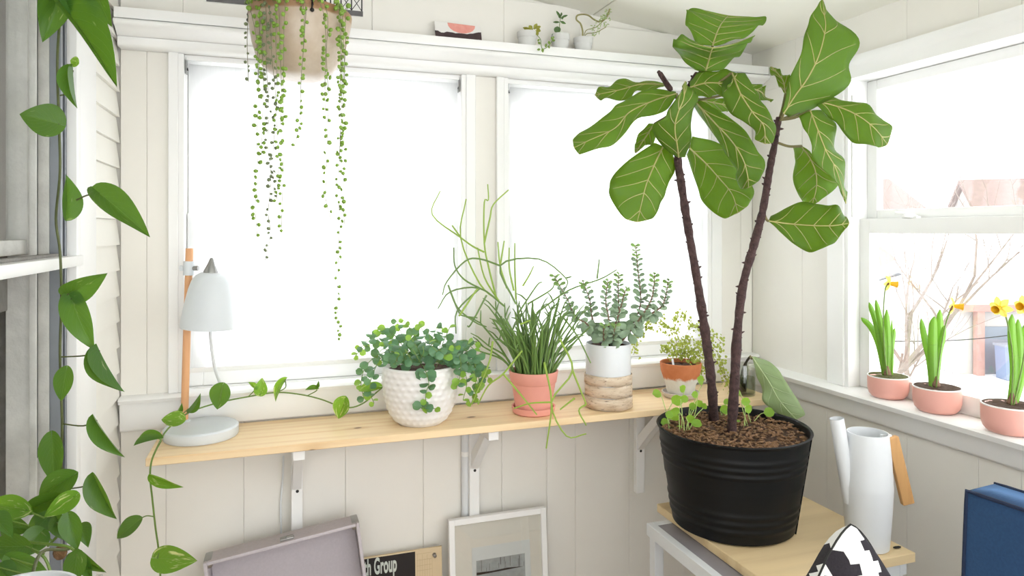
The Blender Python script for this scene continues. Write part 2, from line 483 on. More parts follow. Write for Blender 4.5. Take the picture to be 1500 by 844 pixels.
def roller_shade(w, label):
    x0, x1 = w[0]+0.016, w[1]-0.016; xm = (x0+x1)/2; yr, zr = WB+0.018, 1.913
    r = thing('roller_shade', label, 'blind', (xm, yr, 1.05), 'sheer roller shades in the back windows')
    rot = Matrix.Rotation(math.pi/2, 3, 'Y')
    obj('roller', G().lathe([(0.017, -(x1-x0)/2+0.006), (0.017, (x1-x0)/2-0.006)], (xm, yr, zr), 20, rot), 'sheer', r)
    yb = yr - 0.0168
    obj('fabric', G().grid([[Vector((x0+0.008+(x1-x0-0.016)*i/12, yb + 0.0008*math.sin(i*1.7)*(1-j/10), 1.062+(zr-1.062)*j/10)) for i in range(13)] for j in range(11)]), 'sheer', r, solid=0.0004)
    obj('hem_bar', G().box((x0+0.008, yb-0.004, 1.05), (x1-0.008, yb+0.004, 1.064)), 'trim', r, bevel=0.003)
    for s, x in ((1, x0), (-1, x1)):
        g2 = G().box((min(x, x+s*0.003), yr-0.017, zr-0.026), (max(x, x+s*0.003), yr+0.004, zr+0.02))
        g2.box((min(x, x+s*0.02), yr-0.015, zr+0.019), (max(x, x+s*0.02), yr+0.004, zr+0.0215))
        b = obj('bracket', g2, 'steel', r, bevel=0.0008, seg=1)
        obj('pin', G().lathe([(0.004, -0.006), (0.004, 0.006)], (x+s*0.005, yr-0.006, zr-0.012), 10, rot), 'dark', b)
    return r
roller_shade(W1, 'sheer white roller shade drawn down behind the lamp and the white dimpled pot')
roller_shade(W2, 'sheer white roller shade drawn down behind the fiddle-leaf fig')

# ---- right wall
wr = sroot('wall_right', (WR, 1.0, 0))
YA = uy_x(1238, WR-0.01)                   # window opening edge next to the corner
YB = YA - 1.15
ZS3, ZH3 = 0.972, 1.945
g = G()
g.box((WR+0.0105, YA, 0), (WR+0.11, WB+0.01, 2.4)); g.box((WR+0.0105, YB-0.12, 0), (WR+0.11, YB, 2.4))
g.box((WR+0.0105, YN, 0), (WR+0.11, YA, ZS3-0.021)); g.box((WR+0.0105, YN, ZH3), (WR+0.11, YA, 2.4))
g.box((WR+0.0105, YN, 0), (WR+0.11, YN+0.25, 2.4))
obj('studwork', g, 'wall', wr, smooth=False)
def plank_r(y0, y1, z0, z1):
    obj('wall_plank', G().box((WR, y0+0.0003, z0), (WR+0.0105, y1-0.0003, z1)), 'wall', wr, bevel=0.0011, seg=1)
ry = [WB] + [uy_x(u, WR) for u in (1165, 1211, 1328, 1433, 1496, 1640, 1900)]
while ry[-1] > YN + 0.15: ry.append(ry[-1] - 0.13)
for a, b in zip(ry[1:], ry): plank_r(a, b, 0, ZS3 - 0.002)
for a, b in zip(ry[1:], ry): plank_r(a, b, ZH3, ceil_z(WR) + 0.011)
for a, b in ((uy_x(1175, WR), WB), (YA, uy_x(1175, WR))): plank_r(a, b, ZS3 - 0.002, ZH3)

def profile_y(name, prof, y0, y1, mat, parent=None):
    gg = G().prism(prof, lambda x, z: Vector((x, y0, z)), lambda x, z: Vector((x, y1, z)))
    return obj(name, gg, mat, parent, sharp=50)
XS = WR + 0.032                             # inner face of the sashes
w3 = sroot('window_3', (WR, (YA+YB)/2, ZS3), 'white double-hung window above the sill with daffodils')
CA = uy_x(1212, WR-0.015)
obj('casing', G().box((WR-0.018, YA, ZS3), (WR-0.0005, CA, ZH3-0.03)), 'trim', w3, bevel=0.002, seg=1)
obj('casing', G().box((WR-0.018, YB-0.07, ZS3), (WR-0.0005, YB, ZH3-0.03)), 'trim', w3, bevel=0.002, seg=1)
for a, b in ((YA-0.014, YA), (YB, YB+0.014)):
    obj('jamb', G().box((WR-0.012, a, ZS3+0.0005), (WR+0.108, b, ZH3-0.03)), 'trim', w3)
obj('track', G().box((WR+0.0, YA-0.019, 1.49), (WR+0.028, YA-0.0145, 1.86)), 'trim', w3)
profile_y('head_casing', [(WR-0.0005, 1.968), (WR-0.034, 1.968), (WR-0.036, 1.955), (WR-0.026, 1.942), (WR-0.022, 1.936), (WR-0.022, 1.905), (WR+0.1, 1.905), (WR+0.1, 1.968)], YB-0.08, CA+0.004, 'trim', w3)
st = profile_y('window_stool', [(XS+0.07, ZS3), (WR-0.062, ZS3), (WR-0.068, ZS3-0.006), (WR-0.062, ZS3-0.02), (XS+0.07, ZS3-0.02)], YB-0.1, WB-0.058, 'trim', w3)
profile_y('apron', [(WR-0.0005, ZS3-0.0205), (WR-0.02, ZS3-0.0205), (WR-0.02, ZS3-0.075), (WR-0.013, ZS3-0.083), (WR-0.0005, ZS3-0.083)], YB-0.08, WB-0.024, 'trim', w3)
a0, a1 = YB+0.0145, YA-0.0145
zm = 1.462
for nm, z0, z1, d, wb_, wt in (('lower_sash', ZS3+0.0005, zm+0.022, XS, 0.05, 0.044), ('upper_sash', zm+0.004, 1.904, XS+0.029, 0.045, 0.03)):
    s = obj(nm, frame_rect(G(), a0, a1, z0, z1, 0.036, d, d+0.026, 'y', wb_, wt), 'trim', w3, bevel=0.0025, seg=2)
    obj('pane', G().box((d+0.011, a0+0.034, z0+wb_-0.003), (d+0.014, a1-0.034, z1-wt+0.003)), 'glass', s, smooth=False)
q = PX(1333, 317, XS+0.012)
lk = obj('sash_lock', G().lathe([(0.02, 0), (0.02, 0.006), (0.01, 0.012), (0, 0.013)], (XS+0.012, q.y, zm+0.0225), 16).box((XS+0.004, q.y-0.028, zm+0.0225), (XS+0.02, q.y+0.028, zm+0.027)), 'trim', w3)
obj('lock_lever', G().tube([(XS+0.012, q.y, zm+0.034), (XS-0.002, q.y+0.012, zm+0.036), (XS-0.008, q.y+0.03, zm+0.037)], [0.004, 0.004, 0.005], 8), 'trim', lk)

# ---- left wall: the old outside wall of the house, clapboards and a weathered window
wl = sroot('wall_left', (WL, 1.5, 0))
Y4A = uy_x(112, WL)                         # edge of the old window frame
Y4B = Y4A - 1.0
obj('sheathing', G().box((WL-0.1, Y4A+0.02, 0), (WL-0.022, WB+0.01, 2.5)).box((WL-0.1, Y4B-0.9, 0), (WL-0.022, Y4B, 2.5))
    .box((WL-0.1, Y4B, 0), (WL-0.022, Y4A+0.02, 0.62)).box((WL-0.1, Y4B, 2.25), (WL-0.022, Y4A+0.02, 2.5)), 'siding', wl, smooth=False)
CY = uy_x(137, WL)
zz = 0.03
while zz < 2.44:
    h = 0.069
    gg = G().prism([(WL-0.0215, zz), (WL-0.001, zz), (WL-0.0015, zz+0.006), (WL-0.0095, zz+h-0.0008), (WL-0.0215, zz+h-0.0008)], lambda x, z: Vector((x, CY+0.0008, z)), lambda x, z: Vector((x, WB-0.001, z)))
    obj('clapboard', gg, 'siding', wl, smooth=False)
    zz += h
w4 = sroot('window_4', (WL, (Y4A+Y4B)/2, 0.62), 'weathered wooden sash window with aluminium storm tracks behind the climbing vine')
obj('casing', G().box((WL-0.021, Y4A, 0.5), (WL+0.006, CY, 2.44)), 'trim', w4, bevel=0.002)
yv = lambda u, x: uy_x(u, x)
obj('storm_edge', G().box((WL-0.03, yv(106, WL), 0.655), (WL+0.008, Y4A-0.0005, 2.3)), 'trim', w4, bevel=0.002)
obj('track_channel', G().box((WL-0.06, yv(82, WL-0.02), 0.655), (WL-0.026, yv(107, WL-0.01), 2.3)), 'dark', w4, smooth=False)
for u0, u1, m_ in ((87.5, 90.5, 'alu'), (94, 96.5, 'alu'), (100, 103, 'alu')):
    obj('storm_track', G().box((WL-0.028, yv(u0, WL-0.01), 0.655), (WL-0.008, yv(u1, WL-0.01), 2.29)), m_, w4, bevel=0.0008, seg=1)
obj('blind_stop', G().box((WL-0.075, yv(70, WL-0.03), 0.655), (WL-0.028, yv(82, WL-0.02), 2.3)), 'oldpaint', w4, bevel=0.002)
obj('inner_stop', G().box((WL-0.09, yv(48, WL-0.045), 0.655), (WL-0.046, yv(70, WL-0.03)-0.0015, 2.3)), 'oldpaint', w4, bevel=0.003)
obj('stop_bead', G().box((WL-0.0458, yv(47.5, WL-0.04), 0.655), (WL-0.034, yv(53, WL-0.036), 2.3)), 'oldpaint', w4, bevel=0.002)
obj('crack_line', G().box((WL-0.0458, yv(54.5, WL-0.044), 1.0), (WL-0.044, yv(55.6, WL-0.044), 2.3)), 'dark', w4, smooth=False)  # thin dark strip added to draw a crack line along the stop
za = PX(60, 392, WL+0.004).z
zr0 = PX(58, 399, WL+0.004).z; zr1 = PX(58, 381, WL+0.004).z
obj('storm_meeting_rail', G().box((WL-0.02, Y4B, zr0), (WL+0.012, Y4A+0.004, zr1)), 'trim', w4, bevel=0.002)
obj('storm_rail_groove', G().box((WL-0.03, Y4B, zr1+0.0005), (WL-0.012, Y4A-0.02, zr1+0.006)), 'oldgrey', w4, smooth=False)
zs1 = PX(38, 351, WL-0.06).z; zs0 = PX(38, 372, WL-0.06).z
ysl = yv(46, WL-0.06)
us = obj('upper_sash', frame_rect(G(), Y4B, ysl, zs0, 2.25, 0.05, WL-0.085, WL-0.052, 'y', zs1-zs0, 0.05), 'oldpaint', w4, bevel=0.003)
obj('pane', G().box((WL-0.07, Y4B+0.045, zs1-0.004), (WL-0.067, ysl-0.045, 2.205)), 'glass', us, smooth=False)
zl1 = PX(20, 452, WL-0.09).z
ls = obj('lower_sash', frame_rect(G(), Y4B, yv(36, WL-0.09), 0.661, zs0+0.01, 0.05, WL-0.12, WL-0.0865, 'y', 0.07, zs0+0.01-zl1), 'oldgrey', w4, bevel=0.003)
obj('pane', G().box((WL-0.105, Y4B+0.045, 0.725), (WL-0.102, yv(36, WL-0.09)-0.045, zl1+0.004)), 'glass', ls, smooth=False)
obj('window_sill', G().prism([(WL-0.12, 0.66), (WL+0.02, 0.65), (WL+0.02, 0.625), (WL-0.12, 0.625)], lambda x, z: Vector((x, Y4B-0.03, z)), lambda x, z: Vector((x, CY, z))), 'oldpaint', w4, bevel=0.003)
# the dim room of the house behind that window
hs = sroot('wall_house', (WL-0.8, 1.0, 0), 'dim house room behind the old window')
M['house'] = paint('house_room_paint', 'a5a29a', 0.8, 0.1, 5, 0.1)
obj('room_shell', G().box((WL-1.4, YN, 0), (WL-1.36, WB+0.1, 2.6)).box((WL-1.36, WB+0.06, 0), (WL-0.1, WB+0.1, 2.6)).box((WL-1.4, YN, 2.55), (WL-0.022, WB+0.1, 2.6)), 'house', hs, smooth=False)
M['curtain'] = paint('grey_green_curtain', 'c6ccc2', 0.85, 0.06, 12, 0.2)
rows = []
for j in range(2):
    z = 0.9 + j * 1.4
    rows.append([Vector((WL-0.17 + 0.02*math.sin(i*0.9) + 0.006*math.sin(i*2.3+1), Y4B+0.02 + 0.86*i/70, z)) for i in range(71)])
tag(obj('curtain', G().grid(rows), 'curtain', solid=0.001), 'pale grey-green pleated curtain hanging inside the weathered window', 'curtain')

# unseen porch end, shaped for the light: low wall, posts, head beam, no glass
we = sroot('wall_end', (0.6, YN, 0))
g = G().box((WL-0.02, YN-0.06, ceil_z(0.6)-0.02), (WR+0.1, YN, ceil_z(0.6)+0.2)).box((WL-0.02, YN-0.06, 0), (WR+0.1, YN, 0.6))
for x in (WL, 0.6, WR): g.box((x, YN-0.06, 0.6), (x+0.06, YN, 2.0))
obj('end_wall_frame', g, 'trim', we, smooth=False)

# ================================================================== shelf, tables and the big fig
ZT = 0.904                                 # top of the long shelf
YS = 1.828
SHX0, SHX1 = ux_y(213, YS) , 1.53
kn = [(tuple(PZ(690, 611, ZT)), 0.007), (tuple(PZ(524, 627, ZT)), 0.005), (tuple(PY(457, 661, YS)), 0.006), (tuple(PZ(905, 577, ZT)), 0.004)]
M['pine'] = wood('pale_pine', 'efd4a9', 'e2bb88', 0, 5.0, 0.45, kn)
sh = thing('wall_shelf', 'long pale pine shelf board on white wooden brackets below the windows', 'shelf', ((SHX0+SHX1)/2, 1.96, ZT-0.35))
obj('shelf_board', G().box((SHX0, YS, ZT-0.0195), (SHX1, 2.0785, ZT)), 'pine', sh, bevel=0.0015, seg=1)
def bracket(x):
    b = obj('bracket', G().box((x-0.0155, 2.058, 0.557), (x+0.0155, 2.0785, ZT-0.02)), 'trim', sh, bevel=0.001, seg=1)
    obj('arm', G().box((x-0.0148, YS+0.03, ZT-0.052), (x+0.0148, 2.0575, ZT-0.0198)), 'trim', b, bevel=0.001, seg=1)
    a, c = Vector((x, 1.93, ZT-0.0525)), Vector((x, 2.0575, 0.715))
    gg = G().prism([(1.905, ZT-0.0523), (1.945, ZT-0.0523), (2.0576, 0.755), (2.0576, 0.705)], lambda y, z: Vector((x-0.0125, y, z)), lambda y, z: Vector((x+0.0125, y, z)))
    obj('brace', gg, 'trim', b, bevel=0.001, seg=1)
    obj('screw', G().ball((x+0.001, 2.058, 0.70), 0.0045, 10, 6, (1, 0.5, 1)), 'dark', b)
BX = (ux_y(435, 2.06), ux_y(695, 2.06), ux_y(938, 2.06))
for x in BX: bracket(x)
xp = ux_y(681, 2.09)
pp = thing('conduit_pipe', 'white vertical conduit pipe beside the middle shelf bracket', 'pipe', (xp, 2.0855, 0.3))
obj('pipe', G().lathe([(0.0125, 0.0), (0.0125, 0.902)], (xp, 2.0865, 0.0), 18), 'white_metal', pp)
obj('pipe_clip', G().lathe([(0.0134, 0.0), (0.0134, 0.014)], (xp, 2.0865, 0.74), 18), 'trim', pp)
cb = spline([PY(415, 668, 2.094), PY(414, 700, 2.094), PY(411, 740, 2.094), PY(412, 790, 2.094), PY(412, 860, 2.094), PY(412, 1000, 2.094)], 5)
tag(obj('wall_cable', G().tube(cb, 0.0028, 8), 'white_metal'), 'thin white cable running down the panelled wall above the grey case', 'cable')

# ---- side table with grey top, wooden board on it
M['greytop'] = paint('grey_laminate', '8f8b90', 0.5, 0.05, 40, 0.1)
M['birchply'] = wood('birch_board', 'e3cb9f', 'd2b585', 0, 4.0, 0.45, streak=9)
tx0, tx1, ty0, ty1, tz = 0.962, 1.455, 1.275, 1.672, 0.640
ta = thing('side_table', 'white metal side table with a grey top under the wooden board', 'table', ((tx0+tx1)/2, (ty0+ty1)/2, 0))
g = G()
for lo, hi in (((tx0, ty0, tz-0.034), (tx0+0.022, ty1, tz)), ((tx1-0.022, ty0, tz-0.034), (tx1, ty1, tz)), ((tx0+0.022, ty0, tz-0.034), (tx1-0.022, ty0+0.022, tz)), ((tx0+0.022, ty1-0.022, tz-0.034), (tx1-0.022, ty1, tz))): g.box(lo, hi)
obj('frame', g, 'white_metal', ta, bevel=0.0012, seg=1)
obj('table_top', G().box((tx0+0.0222, ty0+0.0222, tz-0.02), (tx1-0.0222, ty1-0.0222, tz-0.001)), 'greytop', ta)
for x in (tx0+0.006, tx1-0.034):
    for y in (ty0+0.006, ty1-0.034):
        obj('leg', G().box((x, y, 0), (x+0.028, y+0.028, tz-0.0342)), 'white_metal', ta, bevel=0.0012, seg=1)
bw = obj('wooden_board', G().box((1.028, 1.262, tz+0.0005), (1.468, 1.728, tz+0.0235)), 'birchply', bevel=0.0012, seg=1)
tag(bw, 'pale wooden board lying on the side table under the black tub', 'board')
ZB = tz + 0.0235
q = PZ(1314, 803, ZB)
tag(obj('dry_leaf_scrap', G().ball((q.x, q.y, ZB+0.002), 0.008, 8, 5, (1.6, 0.7, 0.25)), 'dark'), 'tiny dark shrivelled scrap lying beside the watering can', 'scrap')

# ---- black metal tub with the fiddle-leaf fig
TC = P(1073, 337, 1.85); TC.z = ZB + 0.0005
TH = 0.252
M['tub'] = paint('black_enamel', '0c0d0e', 0.5, 0.06, 30, 0.08, spec=0.25)
M['tub_in'] = paint('black_enamel_inside', '3a3d40', 0.45, 0.06, 30, 0.08)
M['fig_bark'] = paint('fig_bark', '5a4240', 0.9, 0.5, 90, 1.0, 0.006)
fig = thing('fiddle_leaf_fig', 'tall fiddle-leaf fig with two trunks in a black metal tub', 'plant', TC)
def tr_(z): return 0.158 + (0.196 - 0.158) * z / TH
prof = [(0.0, 0.0), (0.150, 0.0), (0.156, 0.003), (0.158, 0.008)]
for i in range(1, 61):
    z = TH * i / 60; r = tr_(z)
    for c in (0.035, 0.055, 0.075, 0.178, 0.196, 0.214):
        d = abs(z - c)
        if d < 0.007: r += 0.0028 * (1 - (d/0.007)**2)
    prof.append((r, z))
prof += [(0.200, TH+0.002), (0.2015, TH+0.005), (0.199, TH+0.008), (0.1955, TH+0.007), (0.193, TH+0.002), (0.180, TH-0.12)]
tub = obj('tub', G().lathe(prof, TC, 72, cap=False), 'tub', fig, sharp=60)
az = math.atan2(PZ(1168, 640, TC.z+TH).y - TC.y, PZ(1168, 640, TC.z+TH).x - TC.x)
sp_ = [TC + Vector((math.cos(az)*(tr_(TH*i/12)+0.001), math.sin(az)*(tr_(TH*i/12)+0.001), TH*i/12)) for i in range(13)]
obj('seam', G().tube(sp_, 0.0022, 6), 'tub', tub)
def soil_disc(c, r, amp, n=22, seed=0, freq=40):
    rows = []
    g = G(); vs = [Vector((c[0], c[1], c[2]+amp*mnoise.noise(Vector((seed, 0, 0)))))]; fs = []; K = 40
    for j in range(1, n+1):
        for i in range(K):
            a = 2*math.pi*i/K; rr = r*j/n
            x, y = c[0]+rr*math.cos(a), c[1]+rr*math.sin(a)
            h = amp*(mnoise.noise(Vector((x*freq*0.35+seed, y*freq*0.35, 0)))+0.6*mnoise.noise(Vector((x*freq+seed, y*freq, 3)))+0.4*mnoise.noise(Vector((x*freq*2.5+seed, y*freq*2.5, 7))))
            vs.append(Vector((x, y, c[2]+h*(1 if j < n else 0.3))))
    for i in range(K): fs.append((0, 1+i, 1+(i+1) % K))
    for j in range(n-1):
        for i in range(K):
            k = (i+1) % K; fs.append((1+j*K+i, 1+(j+1)*K+i, 1+(j+1)*K+k, 1+j*K+k))
    return g.add(vs, fs)
SZ = TC.z + TH - 0.016
obj('soil', soil_disc((TC.x, TC.y, SZ), 0.1925, 0.011, 26, 3, 45), 'soil', fig)
g = G(); r2 = random.Random(5)
for i in range(900):
    a = r2.random()*6.28; rr = 0.185*math.sqrt(r2.random()); c = Vector((TC.x+rr*math.cos(a), TC.y+rr*math.sin(a), SZ+0.004+r2.random()*0.008))
    R = Matrix.Rotation(r2.random()*6.28, 3, 'Z') @ Matrix.Rotation(r2.uniform(-0.7, 0.7), 3, 'X')
    s = r2.uniform(0.002, 0.006)
    g.add([c+R@Vector(q) for q in ((-s*1.8,-s*.5,0),(s*1.8,-s*.6,0),(s*1.6,s*.5,s*.3),(-s*1.5,s*.6,s*.4),(0,0,s*.9),(0,0,-s*.5))], [(0,1,4),(1,2,4),(2,3,4),(3,0,4),(1,0,5),(2,1,5),(3,2,5),(0,3,5)])
ch = obj('bark_mulch', g, 'bark', fig, smooth=False); ch['kind'] = 'stuff'

def trunk(pts, r0, r1, seed):
    pl = spline(pts, 9); r3 = random.Random(seed); n = len(pl)
    rad = [(r0+(r1-r0)*i/(n-1))*r3.uniform(0.88, 1.14) for i in range(n)]
    t = obj('trunk', G().tube(pl, rad, 12), 'fig_bark', fig)
    g = G()
    for i in range(3, n-2):
        if r3.random() < 0.75:
            a = r3.random()*6.28; d = Vector((math.cos(a), math.sin(a), r3.uniform(-0.2, 0.7))).normalized()
            b = pl[i] + d*rad[i]*0.7
            g.tube([b, b+d*0.006, b+d*r3.uniform(0.008, 0.013)], [0.0035, 0.0028, 0.0008], 6)
    q_ = obj('leaf_scars', g, 'fig_bark', t); q_['kind'] = 'stuff'
T0 = 1.85
s1 = PZ(1046, 622, SZ-0.01); s2 = PZ(1071, 640, SZ-0.01)
trunk([s1, P(1042, 560, 1.855), P(1032, 480, 1.86), P(1021, 410, 1.86), P(1009, 340, 1.865), P(998, 270, 1.865), P(993, 230, 1.87), P(996, 180, 1.88), P(1004, 140, 1.88), P(1022, 108, 1.885)], 0.0135, 0.0085, 1)
trunk([s2, P(1076, 560, 1.81), P(1080, 490, 1.81), P(1088, 420, 1.815), P(1104, 360, 1.82), P(1117, 310, 1.825), P(1128, 245, 1.83), P(1135, 210, 1.83), P(1141, 172, 1.83)], 0.0135, 0.0075, 2)
obj('bud', G().tube(spline([P(984, 133, 1.87), P(976, 122, 1.87), P(967, 108, 1.87), P(963, 104, 1.87)], 4), [0.004]+[0.0075]*4+[0.007]*4+[0.005]*3+[0.0005], 10), 'fig_bark', fig)

M['fig_leaf'] = leafmat('fiddle_leaf', '5f8234', '87994a', 'b9d424', 0.42, 14.0, 0.5, 0.03, 0.5, var=0.28, midw=0.02, spec=0.3)
M['fig_vein'] = paint('fig_vein', 'b3ab68', 0.55, 0.1, 60, 0.1)
M['petiole'] = paint('fig_petiole', '7d7448', 0.6, 0.2, 60, 0.2)
def cA(p): return 820 + p[0]/2.344, p[1]/2.344
def cB(p): return 820 + p[0]/2.91, 350 + p[1]/2.91
def station_leaf(st, ts, tilt=0.0, cup=0.02, conv=cA, mat='fig_leaf', parent=None, wave=0.009, seed=0, pet=None, name='leaf', vein='fig_vein'):
    """blade lofted through cross-sections (left edge, midrib, right edge); ts: distance of the midrib at each section"""
    n = len(st); rows = []; r3 = random.Random(seed); ph = r3.random()*6
    if len(ts) == 2: ts = [ts[0] + (ts[1]-ts[0])*i/(n-1) for i in range(n)]
    Ls = [P(*conv(s[0]), t + cup*0.6 + tilt) for s, t in zip(st, ts)]
    Ms = [P(*conv(s[1]), t) for s, t in zip(st, ts)]
    Rs = [P(*conv(s[2]), t + cup*0.6 - tilt) for s, t in zip(st, ts)]
    # round the tip off
    e = Ms[-1]-Ms[-2]; wv_ = (Ls[-1]-Rs[-1]).length
    if e.length > 1e-6:
        e = e.normalized()*wv_*0.07
        Ls.append(Ms[-1].lerp(Ls[-1], 0.55)+e*0.8); Rs.append(Ms[-1].lerp(Rs[-1], 0.55)+e*0.8); Ms.append(Ms[-1]+e); n += 1
    k = max(6, 36//(n-1)); NV = 6
    Ls, Ms, Rs = spline(Ls, k), spline(Ms, k), spline(Rs, k)
    for j, (a, m, b) in enumerate(zip(Ls, Ms, Rs)):
        v = j/(len(Ms)-1); row = []
        nr = (b-a).cross(Ms[min(j+1, len(Ms)-1)]-Ms[max(j-1, 0)])
        nr = nr.normalized() if nr.length > 1e-9 else Vector((0, -1, 0))
        for i in range(11):
            s = -1 + 2*i/10
            if s < 0: p = m.lerp(a, -s)
            else: p = m.lerp(b, s)
            sm = a.lerp(b, (s+1)/2)
            p = p.lerp(a*(s*(s-1)/2) + m*(1-s*s) + b*(s*(s+1)/2), 0.6)
            fade = math.sin(math.pi*min(1, v*1.02+0.02))
            ribs = math.cos(2*math.pi*NV*(v - 0.2*abs(s)))
            p = p + nr*(wave*abs(s)**2*fade*math.sin(v*17+ph+(1.7 if s > 0 else 0)) - 0.0016*ribs*min(1, abs(s)*3)*fade)
            row.append(p)
        rows.append(row)
    o = obj(name, G().grid(rows), mat, parent or fig, solid=0.0008)
    g = G(); H = len(rows)
    cv = Vector((0, 0, CAMZ))
    up = lambda p: p + (cv-p).normalized()*0.0006
    g.tube([up(m) for m in Ms], [0.0024*(1-0.7*i/(H-1)) for i in range(H)], 6)
    for kk in range(NV):
        for sd in (-1, 1):
            pts = []
            for e in range(8):
                s = sd*0.9*e/7; v = (kk+0.25)/NV + 0.2*abs(s)
                if v > 0.98: break
                fj = v*(H-1); j = min(H-2, int(fj)); fi = (s+1)*5; i = min(9, int(fi))
                a, b = fj-j, fi-i
                pts.append(up((rows[j][i]*(1-b)+rows[j][i+1]*b)*(1-a) + (rows[j+1][i]*(1-b)+rows[j+1][i+1]*b)*a))
            if len(pts) > 3: g.tube(pts, [0.0013*(1-0.6*q/len(pts)) for q in range(len(pts))], 5)
    vn_ = obj('venation', g, vein, o); vn_['kind'] = 'stuff'
    if pet is not None:
        obj('petiole', G().tube(spline([pet, (pet+Ms[0])/2 + Vector((0, 0, -0.006)), Ms[0]], 5), 0.0036, 7), 'petiole', o)
    return o
c1 = P(1000, 150, 1.88); c2 = P(1141, 176, 1.83); ct = P(1022, 110, 1.885)
LV = [
 ([((470,150),(525,158),(560,152)), ((440,95),(540,112),(640,122)), ((433,50),(556,80),(690,88)), ((444,28),(575,58),(708,64))], (1.86, 2.0), 0.0, 0.03, ct),
 ([((465,240),(500,246),(560,240)), ((420,205),(512,205),(600,200)), ((388,152),(520,176),(634,168)), ((398,130),(528,163),(660,140)), ((425,126),(535,168),(668,124))], (1.87, 1.85, 1.80, 1.79, 1.81), 0.0, 0.02, ct),
 ([((448,278),(448,300),(470,332)), ((500,241),(505,285),(515,330)), ((580,246),(575,285),(556,330)), ((610,250),(600,265),(580,300))], (1.84, 1.76), 0.02, 0.02, c1),
 ([((567,264),(592,251),(637,252)), ((556,310),(620,320),(672,312)), ((585,385),(665,390),(712,375)), ((665,440),(700,432),(738,430)), ((668,475),(705,488),(735,485))], (1.78, 1.74, 1.71, 1.70, 1.71), 0.015, 0.02, c1),
 ([((465,337),(466,342),(470,350)), ((510,335),(515,350),(520,372)), ((555,338),(575,362),(570,386))], (1.90, 1.97), 0.0, 0.01, c1),
 ([((462,365),(468,352),(485,345)), ((505,430),(530,420),(575,400)), ((565,520),(592,487),(645,455)), ((605,575),(630,550),(672,515)), ((603,605),(645,605),(705,555)), ((620,645),(648,640),(688,615))], (1.87, 1.84, 1.82, 1.80, 1.80, 1.82), 0.02, 0.02, c1),
 ([((435,530),(445,508),(455,468)), ((455,590),(500,560),(560,500)), ((475,650),(545,610),(608,575)), ((495,700),(590,665),(665,648)), ((560,748),(610,724),(650,700))], (1.92, 1.95, 1.97, 1.98, 1.99), 0.02, 0.02, c1),
 ([((325,490),(355,503),(388,530)), ((235,550),(325,565),(396,590)), ((180,610),(300,625),(364,645)), ((167,660),(285,680),(355,690)), ((215,742),(268,754),(320,745))], (1.86, 1.84, 1.82, 1.81, 1.82), -0.02, 0.02, c1),
 ([((395,535),(408,540),(430,540)), ((350,500),(403,500),(448,500)), ((315,430),(395,440),(448,445)), ((370,395),(405,390),(463,385)), ((402,335),(425,340),(465,325)), ((420,300),(430,285),(440,290))], (1.84, 1.79, 1.75, 1.73, 1.73, 1.75), -0.02, 0.025, None),
 ([((398,315),(400,322),(398,335)), ((300,310),(325,345),(365,375)), ((205,348),(240,385),(280,408)), ((165,400),(190,440),(215,465)), ((75,445),(105,480),(150,508)), ((48,480),(55,505),(75,530))], (1.86, 1.83, 1.80, 1.78, 1.78, 1.79), 0.03, 0.015, c1),
 ([((355,286),(362,292),(355,298)), ((270,276),(280,290),(290,312)), ((200,280),(210,308),(230,335)), ((140,300),(130,325),(150,345))], (1.90, 1.97), 0.04, 0.01, c1),
 ([((305,424),(325,425),(340,435)), ((268,465),(295,470),(322,490)), ((258,500),(262,522),(290,500))], (1.92, 1.96), 0.0, 0.01, c1),
 ([((640,285),(645,300),(650,315)), ((690,292),(690,315),(688,340)), ((700,300),(705,335),(730,347))], (1.88, 1.93), 0.0, 0.01, c1),
 ([((765,375),(768,390),(800,406)), ((780,320),(810,325),(870,375)), ((795,250),(850,270),(985,292)), ((825,180),(890,190),(1000,218)), ((853,100),(912,100),(1027,150)), ((858,55),(908,50),(948,72)), ((893,8),(903,4),(912,20))], (1.80, 1.78, 1.76, 1.76, 1.78, 1.80, 1.81), -0.02, 0.03, c2),
 ([((890,333),(880,348),(885,365)), ((960,336),(950,365),(930,405)), ((1040,360),(1020,395),(975,460)), ((1100,395),(1080,440),(1040,495)), ((1137,440),(1120,490),(1090,505))], (1.82, 1.80, 1.77, 1.75, 1.75), 0.02, 0.015, c2),
 ([((820,400),(860,380),(900,378)), ((848,455),(885,445),(942,430)), ((865,525),(915,520),(950,500)), ((915,595),(950,585),(972,570)), ((970,665),(980,690),(986,650))], (1.80, 1.76, 1.74, 1.74, 1.76), -0.02, 0.02, c2),
 ([((800,505),(830,502),(860,520)), ((810,540),(860,545),(900,570)), ((800,610),(880,600),(935,605)), ((815,660),(880,650),(958,635)), ((835,695),(868,698),(900,685))], (1.85, 1.87, 1.88, 1.89, 1.90), 0.02, 0.02, P(1136, 208, 1.83)),
 ([((725,742),(718,760),(735,772)), ((795,706),(800,770),(795,835)), ((880,697),(880,775),(865,862)), ((945,708),(940,775),(930,845)), ((975,735),(987,768),(968,800))], (1.82, 1.80, 1.77, 1.75, 1.75), 0.03, 0.02, P(1119, 312, 1.825)),
 ([((765,310),(775,322),(790,300)), ((745,280),(765,275),(788,262)), ((722,238),(730,233),(750,243))], (1.85, 1.92), 0.0, 0.01, c2),
]
for i, (st, ts, tilt, cup, pet) in enumerate(LV):
    station_leaf(st, ts, tilt, cup, seed=i, pet=pet)

